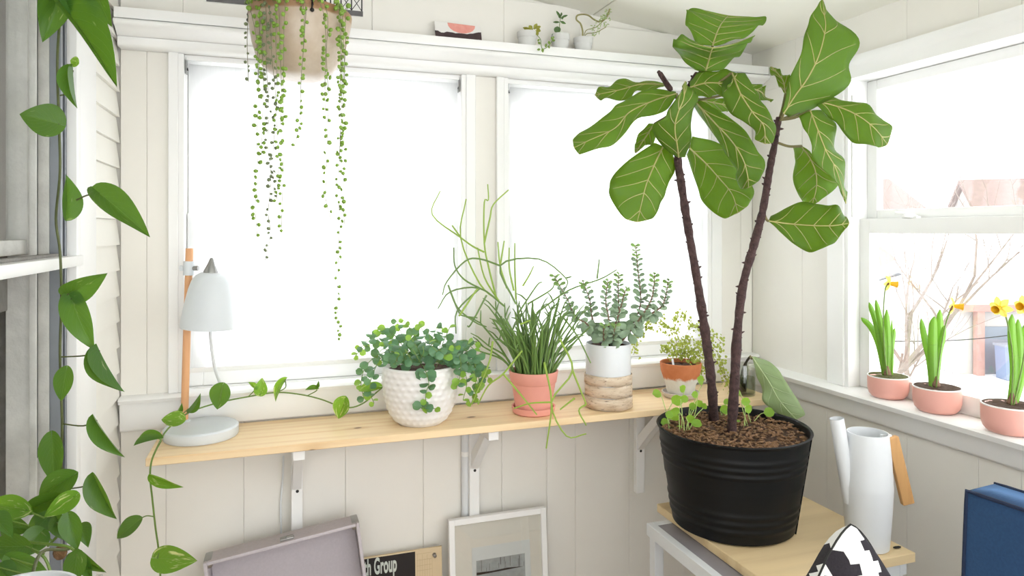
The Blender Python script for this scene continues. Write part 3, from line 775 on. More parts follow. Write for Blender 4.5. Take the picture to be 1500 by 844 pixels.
# ---- little weeds sprouting from the fig's soil
M['clover'] = leafmat('clover_leaf', '7fae3c', 'a9cf6a', 'b7dc4a', 0.45, 4.0, 0.4, 0.06, 0.5, var=0.2)
M['clover_stem'] = paint('clover_stem', 'b9d27c', 0.5, 0.1, 80, 0.1)
clo = [leaf_mesh('clover_leaf', 'clover', p_round, 5, 5, 0.25, 0.1, 0.05, 0.02, i) for i in range(3)]
r4 = random.Random(8)
roots = [(992, 628), (1000, 634), (1060, 612), (1090, 622), (1100, 618), (985, 625), (1008, 630)]
wl_ = [(968,577,12),(1003,572,10),(985,590,15),(995,603,13),(1030,560,12),(1022,578,9),(985,615,13),(1013,620,13),(979,618,11),(997,585,10),(1055,600,11),(1061,608,10),(1086,588,11),(1101,600,11),(1119,605,13),(1086,620,9),(1005,612,11),(990,630,10),(1020,594,10),(1054,637,8),(1030,598,9),(1084,575,10),(1060,590,9),(975,606,10),(1066,602,9),(1010,598,10)]
for i, (u, v, d) in enumerate(wl_):
    rt = min(roots, key=lambda r_: abs(r_[0]-u)+0.3*abs(r_[1]-v)+r4.random()*10)
    b = PZ(rt[0]+r4.uniform(-6, 6), rt[1]+r4.uniform(-3, 3), SZ+0.004)
    t = (b.xy.length and (b - Vector((0,0,CAMZ))).dot(Vector((SN, CS, 0)))) + r4.uniform(-0.03, 0.03)
    top = P(u, v, t)
    st = obj('weed_stem', G().tube(spline([b, (b+top)/2 + Vector((r4.uniform(-.008,.008), r4.uniform(-.008,.008), 0.006)), top], 4), 0.0011, 6), 'clover_stem', fig)
    w = pxw(d*1.15, t); a = r4.uniform(-2.6, 2.6)
    tip = top + Vector((CS*math.sin(a), -SN*math.sin(a)-0.35, 0.35*math.cos(a)+0.1)).normalized()*w
    put('weed_leaf', clo[i % 3], leaf_mtx(top, tip, w, r4.uniform(-0.7, 0.7)), fig)

# ================================================================== things on the shelf
ZP = ZT + 0.0005
def base_on(u, Y, z): 
    q = PY(u, 337, Y); return Vector((q.x, Y, z))

# ---- desk lamp
M['beech'] = wood('beech_rod', 'e0a878', 'cf9464', 2, 8.0, 0.5)
lb = PZ(295, 632, ZP + 0.012); lb.z = ZP
lamp = thing('desk_lamp', 'white desk lamp with a bell shade on a wooden rod', 'lamp', lb)
tl = (lb - Vector((0, 0, CAMZ))).dot(Vector((SN, CS, 0)))
RB = pxw(51, tl)
obj('base', G().lathe([(0, 0), (RB-0.002, 0), (RB, 0.003), (RB, 0.024), (RB-0.004, 0.028), (0, 0.028)], lb, 56), 'lamp_grey', lamp)
rb = PZ(270, 617, ZP+0.028); tr0 = (rb - Vector((0,0,CAMZ))).dot(Vector((SN, CS, 0)))
rt = P(277.5, 364, tr0)
obj('rod', G().tube([rb, rb.lerp(rt, 0.5), rt], pxw(5.2, tr0), 16), 'beech', lamp)
obj('rod_collar', G().lathe([(0.016, 0), (0.016, 0.003), (0.011, 0.005)], rb, 20), 'lamp_grey', lamp)
cl = P(276.5, 393, tr0); ax = (rt-rb).normalized()
clamp = obj('clamp', G().tube([cl-ax*0.019, cl+ax*0.019], 0.0135, 16), 'lamp_grey', lamp)
side = Vector((CS, -SN, 0))
obj('clamp_knob', G().tube([cl-side*0.012, cl-side*0.022], [0.006, 0.008], 14), 'lamp_grey', clamp)
obj('hinge_arm', G().tube([cl+side*0.012, cl+side*0.026], 0.0065, 14), 'steel', clamp)
td = tr0 - 0.005
sc = P(305, 480, td); sz = pxw(1, td)
prof = [(38.2, 0), (37.6, 10), (36, 24), (33.5, 40), (30.5, 56), (27, 68), (22, 76), (16, 80), (9, 81)]
full = [(r*sz, z*sz) for r, z in prof]
inner = [((r-1.2)*sz, max(0, z-1.2)*sz) for r, z in reversed(prof)]
Rt = Matrix.Rotation(math.radians(4), 3, Vector((SN, CS, 0)))
shd = obj('lamp_shade', G().lathe(full + inner + [full[0]], sc, 48, Rt, cap=False), 'lamp_grey', lamp, sharp=60)
hc = sc + Rt @ Vector((0, 0, 80*sz))
obj('cable_cone', G().lathe([(10.5*sz, 0), (10*sz, 3*sz), (5*sz, 14*sz), (3.4*sz, 19*sz), (2.2*sz, 22*sz), (0, 23*sz)], hc - Vector((side.x, side.y, 0))*2*sz, 20, Rt), 'steel', shd)
obj('bulb_holder', G().lathe([(0.0, 0), (0.013, 0.002), (0.014, 0.03), (0.010, 0.05)], sc + Vector((0, 0, 0.055)), 20), 'white_metal', shd)
cpts = [sc+Vector((0.004, 0, 0.056)), P(308, 484, td), P(309, 500, td), P(314, 535, td+0.02), P(322, 560, td+0.05), P(333, 583, td+0.09), P(350, 599, td+0.12)]
sw = PZ(410, 603, ZP+0.004); 
cpts += [PZ(375, 606, ZP+0.004), PZ(398, 601, ZP+0.006), sw]
obj('cord', G().tube(spline(cpts, 7), 0.0046, 8), 'white_metal', lamp)
d2 = (PZ(447, 607, ZP+0.007) - sw).normalized(); sv = Vector((-d2.y, d2.x, 0)); 
Ms = Matrix(((d2.x, sv.x, 0), (d2.y, sv.y, 0), (0, 0, 1)))
Ms4 = Matrix.Translation(sw + Vector((0, 0, -0.0038))) @ Ms.to_4x4()
sb = obj('cord_switch', G().box((0, -0.011, 0), (0.068, 0.011, 0.016), Ms4), 'white_metal', lamp, bevel=0.004, seg=3)
obj('switch_button', G().box((0.024, -0.005, 0.0155), (0.04, 0.005, 0.0185), Ms4), 'lamp_grey', sb, bevel=0.001)

# ---- white dimpled pot with trailing round-leaved plant
M['glaze'] = paint('white_dimpled_glaze', 'eeebe8', 0.3, 0.03, 14, 0.15)
pb = base_on(616, 1.93, ZP); tp = (pb-Vector((0,0,CAMZ))).dot(Vector((SN, CS, 0)))
pw = thing('white_dimpled_pot_plant', 'bushy round-leaved trailing plant in a white dimpled ceramic pot', 'plant', pb)
k = pxw(1, tp)
H = 0.163
def wp(z):      # outer radius by height
    pts = [(0, 33), (0.05, 38), (0.15, 44), (0.3, 49), (0.5, 53), (0.7, 55), (0.9, 55), (1, 54.5)]
    for (a, ra), (b, rb_) in zip(pts, pts[1:]):
        if a <= z <= b: return (ra + (rb_-ra)*(z-a)/(b-a))*k
rowsn = 60
prof = [(0, 0), (wp(0)-0.002, 0)] + [(wp(i/rowsn), 0.002+(H-0.002)*i/rowsn) for i in range(rowsn+1)] + [(wp(1)-0.003, H+0.002), (wp(1)-0.006, H), (wp(1)-0.008, H-0.05)]
def wob(a, j):
    if j < 3 or j > rowsn + 1: return 1
    row = (j-3)/6.2; sft = 0.5*(int(row) % 2)
    m = math.sin(math.pi*(row % 1))**2 * (0.5+0.5*math.cos(2*math.pi*(a*28/(2*math.pi)+sft)))**2
    return 1 + 0.032*m
obj('pot', G().lathe(prof, pb, 150, cap=False, wob=wob), 'glaze', pw, sharp=70)
obj('soil', soil_disc((pb.x, pb.y, ZP+H-0.016), wp(1)-0.0075, 0.005, 12, 5, 60), 'soil', pw)
M['pep'] = leafmat('round_leaf_mature', '5f8a68', '86ab86', '8fbb4c', 0.25, 4.0, 0.5, 0.04, 0.35, var=0.35)
M['pep_young'] = leafmat('round_leaf_young', '86b44a', 'a6cc70', 'b5d851', 0.4, 4.0, 0.5, 0.04, 0.4, var=0.2)
M['stem_green'] = paint('green_stem', '7f9a4c', 0.5, 0.15, 80, 0.1)
lm = [leaf_mesh('round_leaf', 'pep', p_round, 5, 5, -0.3, 0.12, 0.05, 0, i) for i in range(2)]
ly = [leaf_mesh('young_leaf', 'pep_young', p_round, 5, 5, 0.3, 0.05, 0.05, 0, i) for i in range(2)]
r5 = random.Random(21)
S5 = [([(600,530),(570,515),(541,530),(527,560),(533,585)],-.02), ([(600,525),(565,500),(535,505),(520,520)],.02), ([(605,525),(575,490),(550,490),(525,512)],.04),
 ([(600,530),(560,528),(546,550),(541,575),(545,592)],-.04), ([(600,532),(563,520),(552,540)],-.06), ([(605,530),(585,500),(568,485),(552,492)],.0),
 ([(605,530),(590,495),(578,472)],.03), ([(612,530),(605,490),(592,468)],.0), ([(620,530),(620,495),(612,472)],-.02), ([(628,530),(635,497),(640,478)],.02),
 ([(635,530),(650,500),(660,482)],.0), ([(610,530),(590,510),(572,505)],-.07), ([(618,532),(610,510),(600,498)],-.08), ([(628,532),(632,512),(640,500)],-.08),
 ([(640,530),(670,508),(690,520),(697,550),(692,582)],-.03), ([(645,530),(680,512),(705,532),(716,555)],.0), ([(640,528),(675,498),(702,505)],.04),
 ([(650,530),(675,530),(681,560),(679,588)],-.06), ([(650,530),(688,525),(701,555),(690,590)],-.02), ([(645,532),(668,520),(673,545),(668,570)],-.08),
 ([(622,535),(627,545),(628,562),(621,580),(627,604)],-.115), ([(621,578),(618,595),(640,600)],-.115), ([(640,530),(660,510),(680,500),(696,512)],-.02),
 ([(600,530),(580,520),(566,530)],-.09), ([(630,530),(655,515),(668,508)],-.08), ([(610,525),(600,500),(610,485)],.05), ([(640,525),(650,495),(648,482)],.05), ([(612,530),(578,500),(560,505)],-.04), ([(645,530),(672,520),(690,540),(705,570)],-.05),
 ([(622,534),(640,515),(655,525)],-.10), ([(590,538),(578,528),(585,520)],-.10), ([(608,538),(600,524),(592,514)],-.11), ([(640,538),(650,524),(662,516)],-.10), ([(618,538),(612,522),(606,510)],-.1), ([(632,538),(642,522),(634,508)],-.1), ([(600,538),(588,530),(575,532)],-.1), ([(600,534),(590,520),(600,515)],-.10), ([(604,530),(570,510),(556,515),(548,535)],-.05), ([(625,525),(628,495),(625,480)],-.03), ([(612,532),(618,515),(622,505)],-.11)]
nl = 0
for pts, dt in S5:
    w3 = [P(u+r5.uniform(-3, 3), v+r5.uniform(-3, 3), tp + dt*(0.5 if i == 0 else 1.0)) for i, (u, v) in enumerate(pts)]
    pl = spline(w3, 6)
    obj('stem', G().tube(pl, 0.0011, 5), 'stem_green', pw)
    L = sum((b-a).length for a, b in zip(pl, pl[1:])); m = max(6, int(L/0.0142)); 
    for i in range(m):
        if nl >= 298: break
        f = (i+1)/m; j = min(len(pl)-2, int(f*(len(pl)-1))); p = pl[j].lerp(pl[j+1], f*(len(pl)-1)-j)
        sz_ = r5.uniform(13, 18)*(1-0.42*f); young = f > 0.72 and r5.random() < 0.75
        w = pxw(sz_, tp)
        ang = (i % 2)*math.pi + r5.uniform(-0.9, 0.9)
        d = Vector((CS*math.cos(ang), -SN*math.cos(ang), 0.6*math.sin(ang))) + Vector((-SN, -CS, 0))*r5.uniform(-0.1, 0.7) + Vector((0, 0, r5.uniform(-0.3, 0.3)))
        tip = p + d.normalized()*w
        put('leaf', (ly if young else lm)[i % 2], leaf_mtx(p, tip, w, r5.uniform(-0.8, 0.8), Vector((-SN*0.8, -CS*0.8, 0.7))), pw); nl += 1

# ---- pink terracotta pot with pencil-stemmed cactus
M['pink'] = paint('pink_terracotta', 'e8a090', 0.7, 0.04, 25, 0.15)
cb_ = base_on(781.5, 1.92, ZP); tc = (cb_-Vector((0,0,CAMZ))).dot(Vector((SN, CS, 0))); k = pxw(1, tc)
pk = thing('pencil_cactus', 'wiry pencil-stemmed green cactus in a pink terracotta pot and saucer', 'plant', cb_)
sau = [(0, 0), (28*k, 0), (30.5*k, 0.004), (32*k, 0.018), (32.3*k, 0.021), (31*k, 0.0215), (29.6*k, 0.02), (28.5*k, 0.006), (0, 0.0055)]
obj('saucer', G().lathe(sau, cb_, 44), 'pink', pk)
z0 = 0.006
pot = [(0, z0), (25*k, z0), (26*k, z0+0.002), (32.2*k, z0+0.084), (32.6*k, z0+0.0845), (33.6*k, z0+0.087), (36.2*k, z0+0.118), (36*k, z0+0.1205), (34.6*k, z0+0.121), (33.6*k, z0+0.1195), (31*k, z0+0.07)]
obj('pot', G().lathe(pot, cb_, 48, cap=False), 'pink', pk)
obj('soil', soil_disc((cb_.x, cb_.y, ZP+z0+0.106), 32.2*k, 0.004, 8, 9, 60), 'soil', pk)
M['pencil'] = leafmat('pencil_stem', '70904a', '70904a', '8fb14a', 0.1, 1, 0, 0.01, 0.4, var=0.28, midw=0.001)
M['pencil_young'] = leafmat('pencil_stem_young', 'a9c957', 'a9c957', 'c6de5c', 0.3, 1, 0, 0.01, 0.4, var=0.12, midw=0.001)
r6 = random.Random(4)
zs_ = ZP + z0 + 0.1
for i in range(105):
    a = r6.random()*6.28; rr = 26*k*math.sqrt(r6.random())
    b = Vector((cb_.x+rr*math.cos(a), cb_.y+rr*math.sin(a), zs_))
    ou, od = math.cos(a)*rr/(26*k), math.sin(a)*rr/(26*k)
    hh = r6.uniform(0.10, 0.235)*(1-0.25*abs(ou))
    top = b + Vector((ou*0.095+r6.uniform(-.03, .03), od*0.04+r6.uniform(-.015, .015), hh))
    mid = b.lerp(top, 0.5) + Vector((ou*-0.008+r6.uniform(-.011, .011), od*-0.004+r6.uniform(-.008, .008), 0.012))
    top.y = min(top.y, 2.055)
    obj('stem', G().tube(spline([b, mid, top], 4), [0.0032, 0.0031, 0.003, 0.003, 0.0029, 0.0028, 0.0027, 0.0026, 0.002], 6), 'pencil', pk)
    if i % 2 == 0:
        for q in range(2):
            e = top + Vector((ou*0.025+r6.uniform(-.032, .032), r6.uniform(-.012, .012), r6.uniform(0.012, 0.045)))
            e.y = min(e.y, 2.06)
            obj('stem', G().tube([top, top.lerp(e, 0.6)+Vector((0, 0, 0.004)), e], [0.0022, 0.002, 0.0012], 6), 'pencil', pk)
def c7(p): return 600+p[0]/3.015, 260+p[1]/3.015
def c6(p): return 500+p[0]/3.247, 420+p[1]/3.247
long_y = [[(395,545),(310,470),(225,265),(250,95)], [(225,265),(188,212)], [(330,330),(280,305),(225,265),(100,165),(135,60)], [(385,540),(350,400),(330,290),(330,110),(348,100),(345,30)],
 [(330,290),(355,180),(370,120),(437,55)], [(460,500),(440,400),(440,310)], [(470,540),(465,400),(465,290)], [(430,490),(400,390),(390,285)], [(400,390),(418,280)], [(390,540),(330,440),(300,310)], [(500,480),(530,430),(548,392)]]
long_d = [[(420,570),(310,490),(180,505),(125,580)], [(310,490),(210,590),(205,690)], [(320,495),(240,450),(200,390),(195,310)], [(400,390),(310,360),(245,370),(165,460),(145,520)],
 [(470,560),(400,390),(570,360),(690,445),(690,490)], [(690,445),(715,438)], [(560,600),(700,500),(840,450),(915,408)], [(828,448),(838,362)], [(180,505),(215,580),(290,640),(340,660)], [(340,520),(270,650),(255,655)],
 [(170,475),(215,590),(240,612),(300,620)], [(520,560),(620,500),(640,470)], [(480,600),(560,480),(585,462)], [(680,620),(740,700),(800,820)]]
long_f = [[(860,305),(770,415),(700,470),(650,560)], [(770,415),(850,510),(930,610)], [(965,360),(1000,550),(975,770)], [(1000,550),(900,555),(820,580)], [(1040,250),(1100,400),(1000,550),(1070,710),(1165,700)],
 [(1100,400),(1165,560)], [(720,260),(700,370),(620,560)], [(1110,530),(1040,585)], [(1165,560),(1130,590),(1165,660)], [(850,180),(900,160)], [(560,140),(640,20),(650,15)]]
for j, (lst, conv, dt, mt) in enumerate(((long_y, c7, 0.0, 'pencil_young'), (long_d, c7, -0.03, 'pencil'), (long_f, c6, -0.16, 'pencil_young'))):
    for i, pts in enumerate(lst):
        o_ = dt + r6.uniform(-0.02, 0.02) if j < 2 else dt
        pl = spline([P(*conv(p), tc + o_) for p in pts], 4)
        obj('stem', G().tube(pl, [0.0029*(1-0.4*q/len(pl)) for q in range(len(pl))], 6), mt, pk)

# ---- jade in a white and birch-bark pot
jb = base_on(891, 1.915, ZP); tj = (jb-Vector((0,0,CAMZ))).dot(Vector((SN, CS, 0))); k = pxw(1, tj)
jd = thing('jade_plant', 'upright jade plant in a white pot with a birch-bark lower half', 'plant', jb)
M['birch'] = NT('birch_bark').m
kk = NT('birch_bark_strip'); v = kk.coord('Object', (14, 14, 70)); n1 = kk.noise(v, 1.0, 5, 0.6); n2 = kk.noise(kk.coord('Object', (60, 60, 240)), 1.0, 3)
kk.l(kk.mix(kk.math('MULTIPLY', kk.math('SUBTRACT', n2, 0.58), 6, clamp=True), kk.ramp(n1, [(0.3, lin('b49a80')), (0.5, lin('d3bfa6')), (0.7, lin('e4d6c4'))]), lin('6b5140')), kk.b.inputs['Base Color'])
kk.b.inputs['Roughness'].default_value = 0.8; kk.bump(n1, 0.5, 0.002); M['birch'] = kk.m
RJ = 33*k; hj = ZT*0 + 0.196
obj('pot', G().lathe([(0, 0.0), (RJ-0.003, 0.0), (RJ-0.001, 0.003), (RJ, hj-0.003), (RJ-0.001, hj), (RJ-0.004, hj), (RJ-0.005, hj-0.003), (RJ-0.006, hj-0.06)], jb, 48, cap=False), 'white_metal', jd)
zb = [0.002, 0.038, 0.074, 0.104]
for i in range(3):
    a0_ = 0.3 + 1.9*i
    g = G(); rows = []
    ns = 44
    for j in range(ns+1):
        a = a0_ + (2*math.pi+0.12)*j/ns; rr = RJ + 0.0016 + 0.0022*j/ns + 0.0006*math.sin(7*a)
        rows.append([jb + Vector((rr*math.cos(a), rr*math.sin(a), z)) for z in (zb[i]+0.0008*math.sin(5*a), (zb[i]+zb[i+1])/2, zb[i+1]-0.001+0.0008*math.sin(4*a))])
    obj('bark_band', g.grid(rows), 'birch', jd, solid=0.0016)
obj('soil', soil_disc((jb.x, jb.y, ZP+hj-0.010), RJ-0.0055, 0.005, 10, 13, 60), 'soil', jd)
M['jade'] = leafmat('jade_leaf', '9db596', 'a0b59a', 'a3c06a', 0.18, 1, 0, 0.01, 0.35, var=0.2, midw=0.02)
M['jade_young'] = leafmat('jade_leaf_young', '93b868', 'a0b59a', 'a3c06a', 0.2, 1, 0, 0.01, 0.35, var=0.2, midw=0.02)
M['jade_stem'] = paint('jade_stem', '8a6f58', 0.7, 0.2, 60, 0.3)
def jade_mesh(nm, mat, sd):
    g = G().ball((0, 0.5, 0), 0.5, 8, 6, (1, 1, 0.16))
    for i, q in enumerate(g.v):
        s = max(0, min(1, q.y)); q.x *= 0.35 + 0.75*s**0.7; q.z -= 0.12*s*s
    g.uv = [(q.x+0.5, q.y) for q in g.v]
    return mesh_from(nm, g, mat)
jm = [jade_mesh('jade_leaf', 'jade', 1), jade_mesh('jade_leaf_young', 'jade_young', 2)]
def cj(p): return 800+p[0]/4.69, 340+p[1]/4.69
FWV = Vector((SN, CS, 0))
SJ = [([(360,750),(290,640),(200,580),(150,470),(55,300)],-.02), ([(400,750),(320,600),(300,470),(250,330)],.02), ([(425,750),(430,600),(410,470),(425,330)],-.05), ([(440,750),(500,560),(530,450),(550,390)],-.04),
      ([(480,760),(500,600),(495,400),(500,285)],.03), ([(520,750),(600,620),(650,480),(630,260),(615,90)],.02), ([(520,750),(640,600),(720,470),(740,370),(745,290)],-.03), ([(620,620),(740,550),(800,500),(830,400),(840,325)],-.03),
      ([(400,760),(395,690),(400,640)],-.07), ([(460,760),(465,690),(480,640)],-.07)]
r7 = random.Random(3)
for pts, dt in SJ:
    pl = spline([P(*cj(p), tj + dt*(0.4 if i == 0 else 1)) for i, p in enumerate(pts)], 6)
    n = len(pl)
    obj('stem', G().tube(pl, [0.0036*(1-0.7*q/n) for q in range(n)], 7), 'jade_stem', jd)
    L = sum((b-a).length for a, b in zip(pl, pl[1:])); d_ = L*0.14; tot = 0; nxt = d_; tog = 0
    for a, b in zip(pl, pl[1:]):
        seg = (b-a).length
        while tot+seg >= nxt:
            f = nxt/L; p = a.lerp(b, (nxt-tot)/seg); ax_ = (b-a).normalized()
            w = pxw(max(6.5, 17*(1-f)**0.9), tj)*r7.uniform(0.85, 1.15)
            for sd in (-1, 1):
                sv_ = (Vector((CS, -SN, 0)) if tog else Vector((SN, CS, 0)))*sd
                sv_ = Matrix.Rotation(r7.uniform(-0.5, 0.5), 3, ax_) @ sv_
                dr = (sv_ + ax_*(0.5 if f > 0.4 else 0.0) + Vector((0, 0, -0.35 if f < 0.35 else 0))).normalized()
                tip = p + dr*w*1.35
                if tip.y < 2.058: put('leaf', jm[1 if f > 0.85 else 0], leaf_mtx(p, tip, w, r7.uniform(-0.5, 0.5), ax_*0.7 - FWV*0.9), jd)
            tog = 1-tog; nxt += max(0.0075, 0.013*(1-0.5*f))
        tot += seg

# ---- terracotta pot with maidenhair fern
tb = base_on(997, 1.945, ZP); tt = (tb-Vector((0,0,CAMZ))).dot(Vector((SN, CS, 0))); k = pxw(1, tt)
fe = thing('maidenhair_fern', 'feathery yellow-green fern in a lime-crusted terracotta pot on a saucer', 'plant', tb)
kk = NT('crusted_terracotta'); geo = kk.n('ShaderNodeNewGeometry'); sep = kk.n('ShaderNodeSeparateXYZ'); kk.l(geo.outputs['Position'], sep.inputs[0])
n1 = kk.noise(kk.coord(), 45, 4); hh_ = kk.math('ADD', kk.math('SUBTRACT', ZP+0.064, sep.outputs[2]), kk.math('MULTIPLY', kk.math('SUBTRACT', n1, 0.5), 0.03))
fac = kk.math('MULTIPLY', kk.math('ADD', hh_, 0.004), 110, clamp=True)
kk.l(kk.mix(fac, kk.mix(n1, lin('b8683c'), lin('cf8456')), kk.mix(n1, lin('c9c6b8'), lin('e6e4dc'))), kk.b.inputs['Base Color'])
kk.b.inputs['Roughness'].default_value = 0.85; kk.bump(n1, 0.4, 0.002); M['crust'] = kk.m
M['saucer_grey'] = paint('chalky_saucer', 'd8cfc6', 0.8, 0.08, 40, 0.3)
obj('saucer', G().lathe([(0, 0), (22*k, 0), (24*k, 0.003), (27*k, 0.017), (26*k, 0.018), (23*k, 0.006), (0, 0.005)], tb, 40), 'saucer_grey', fe)
obj('pot', G().lathe([(0, 0.0055), (17*k, 0.0055), (20*k, 0.02), (22*k, 0.042), (25*k, 0.062), (28.5*k, 0.085), (29.5*k, 0.1), (29.8*k, 0.112), (28.8*k, 0.114), (27.6*k, 0.112), (26*k, 0.08)], tb, 44, cap=False), 'crust', fe)
obj('soil', soil_disc((tb.x, tb.y, ZP+0.101), 27*k, 0.005, 9, 17, 60), 'soil', fe)
M['fern'] = leafmat('fern_leaflet', 'aebd55', 'aebd55', 'd3dd62', 0.45, 1, 0, 0.01, 0.5, var=0.25, midw=0.001)
M['fern_stem'] = paint('fern_stem', '6b5030', 0.6, 0.2, 60, 0.1)
r8 = random.Random(14)
fr = [[(995,528),(985,480),(960,468),(938,488),(928,520)], [(993,528),(975,485),(950,478),(932,500)], [(998,528),(990,470),(1000,462),(1020,478)], [(1003,528),(1005,490),(1025,480),(1045,505)],
      [(1008,530),(1025,505),(1050,515),(1062,545)], [(990,530),(978,510),(972,515)], [(1000,530),(1000,505),(1012,500)], [(1005,530),(1030,520),(1055,535),(1068,570),(1070,600)], [(1000,530),(1010,515),(1025,530),(1028,550)],
      [(992,530),(985,515),(995,500)], [(1006,530),(1018,510),(1040,490),(1060,505)], [(996,530),(1000,518),(988,522)], [(1002,530),(1016,522),(1012,535)], [(1004,529),(1040,520),(1066,560)]]
for pts in fr:
    dt = r8.uniform(-0.03, 0.03)
    pl = [p if p.y < 2.05 else Vector((p.x, 2.05, p.z)) for p in spline([P(u, v, tt + dt) for u, v in pts], 7)]
    f_ = obj('frond', G().tube(pl, 0.0006, 5), 'fern_stem', fe)
    g = G(); n = len(pl)
    for i in range(4, n):
        for q in range(4):
            p = pl[i] + Vector((r8.uniform(-1, 1), r8.uniform(-.6, .6), r8.uniform(-1, 1)))*0.016
            s_ = r8.uniform(0.0045, 0.008); a = r8.random()*6.28
            nn = Vector((r8.uniform(-1, 1), -1, r8.uniform(-.5, 1))).normalized(); x = nn.cross(Vector((math.cos(a), 0.2, math.sin(a)))).normalized(); y = nn.cross(x)
            if p.y > 2.055: continue
            g.add([p, p+x*s_*.7+y*s_*.5, p+x*s_*.5+y*s_*1.2, p-x*s_*.5+y*s_*1.2, p-x*s_*.7+y*s_*.5], [(0, 1, 2, 3, 4)])
    lf = obj('leaflets', g, 'fern', f_); lf['kind'] = 'stuff'
obj('plant_tag', G().box((0, -0.0005, 0), (0.007, 0.0005, 0.035), Matrix.Translation((tb.x-18*k, tb.y-0.02, ZP+0.095)) @ Matrix.Rotation(-0.2, 4, 'Y')), 'white_metal', fe, smooth=False)

# ---- glass jar with a single fig-leaf cutting
gb = base_on(1089, 1.905, ZP); tg = (gb-Vector((0,0,CAMZ))).dot(Vector((SN, CS, 0))); k = pxw(1, tg)
M['jar'] = glassmat('jar_glass', (0.93, 0.95, 0.92), 0.08)
ja = thing('glass_jar', 'small clear glass jar of water standing behind the fig trunks', 'jar', gb)
R_, H_ = 17*k, 0.102
obj('jar_wall', G().lathe([(0, 0), (R_-0.002, 0), (R_, 0.003), (R_, H_-0.012), (R_-0.003, H_-0.006), (R_-0.003, H_), (R_-0.005, H_), (R_-0.005, H_-0.006), (R_-0.002, H_-0.014), (R_-0.002, 0.006), (0, 0.005)], gb, 36, cap=False), 'jar', ja)
M['water'] = glassmat('cloudy_water', (0.82, 0.85, 0.74), 0.04)
obj('water', G().lathe([(0, 0.0065), (R_-0.0032, 0.007), (R_-0.0032, 0.058), (0, 0.058)], gb, 30), 'water', ja)
cu = thing('fig_cutting', 'single drooping pale fig leaf on a cut stem in the glass jar', 'leaf', gb + Vector((0, 0, 0.008)))
tpj = P(1099, 522, tg-0.01)
M['dark_stem'] = paint('rotting_stem', '3f3a2c', 0.8, 0.3, 60, 0.5)
obj('stem', G().tube(spline([gb+Vector((-0.004, 0.0, 0.010)), gb+Vector((0.0, 0.0, 0.06)), gb+Vector((0.008, 0, 0.1)), tpj], 5), [0.012, 0.013, 0.013, 0.012, 0.011, 0.011, 0.01, 0.009, 0.007, 0.006, 0.005, 0.004, 0.004, 0.004, 0.004, 0.003], 9), 'dark_stem', cu)
M['pale_fig'] = leafmat('pale_fig_leaf', 'a3ba8a', 'b8c69a', 'c3d77c', 0.3, 8.0, 0.45, 0.03, 0.4, var=0.08)
M['pale_vein'] = paint('pale_fig_vein', 'b5c690', 0.5, 0.1, 60, 0.1)
station_leaf([((822,512),(822,505),(832,502)), ((838,575),(852,550),(900,528)), ((862,640),(895,615),(945,580)), ((866,690),(930,680),(985,640)), ((935,752),(975,735),(1020,700)), ((968,778),(1005,765),(1046,745))], (2.22, 2.17, 2.13, 2.10, 2.08, 2.07), 0.02, 0.02, cB, 'pale_fig', cu, 0.004, 3, tpj, vein='pale_vein')

# ================================================================== hanging planter with string of pearls
FW = Vector((SN, CS, 0)); RT = Vector((CS, -SN, 0)); UPZ = Vector((0, 0, 1))
TH_ = 1.6; RH = pxw(73, TH_)
hcn = P(435, 337, TH_); hz = CAMZ + 0.512; HB = 0.158
hp = thing('hanging_planter', 'beige glazed hanging bowl trailing string of pearls from black cords', 'plant', Vector((hcn.x, hcn.y, hz-HB)))
kk = NT('beige_crackle_glaze'); v = kk.coord('Object'); n1 = kk.noise(v, 9, 5, 0.6); n2 = kk.noise(v, 28, 4)
sep = kk.n('ShaderNodeSeparateXYZ'); kk.l(kk.n('ShaderNodeTexCoord').outputs['Object'], sep.inputs[0])
gl = kk.ramp(n1, [(0.3, lin('b39b82')), (0.55, lin('c9b7a2')), (0.72, lin('d9ccbc'))])
rimf = kk.math('MULTIPLY', kk.math('SUBTRACT', kk.math('ADD', sep.outputs[2], kk.math('MULTIPLY', n2, 0.008)), HB-0.024), 220, clamp=True)
kk.l(kk.mix(rimf, gl, kk.mix(n2, lin('8f6a48'), lin('ad8862'))), kk.b.inputs['Base Color']); kk.b.inputs['Roughness'].default_value = 0.32; kk.bump(n2, 0.15, 0.002); M['bowl'] = kk.m
tiltm = Matrix.Rotation(math.radians(3.5), 3, FW)
hc0 = Vector((hcn.x, hcn.y, hz-HB))
prof = [(0, 0), (0.045, 0.0), (0.062, 0.006), (0.08, 0.022), (0.094, 0.045), (0.104, 0.072), (0.111, 0.105), (RH-0.001, 0.135), (RH, HB-0.004), (RH-0.002, HB), (RH-0.006, HB), (RH-0.008, HB-0.01), (0.1, 0.09)]
bowl = obj('bowl', G().lathe(prof, hc0, 56, tiltm, cap=False), 'bowl', hp)
obj('soil', soil_disc((hc0.x, hc0.y, hz-0.018), RH-0.008, 0.004, 8, 21, 50), 'soil', hp)
hook = Vector((hcn.x, hcn.y, ceil_z(hcn.x)-0.012))
ob_ = obj('ceiling_hook', G().lathe([(0.014, 0.0118), (0.014, 0.007), (0.004, 0.004), (0.003, -0.016)], hook, 16), 'steel', hp)
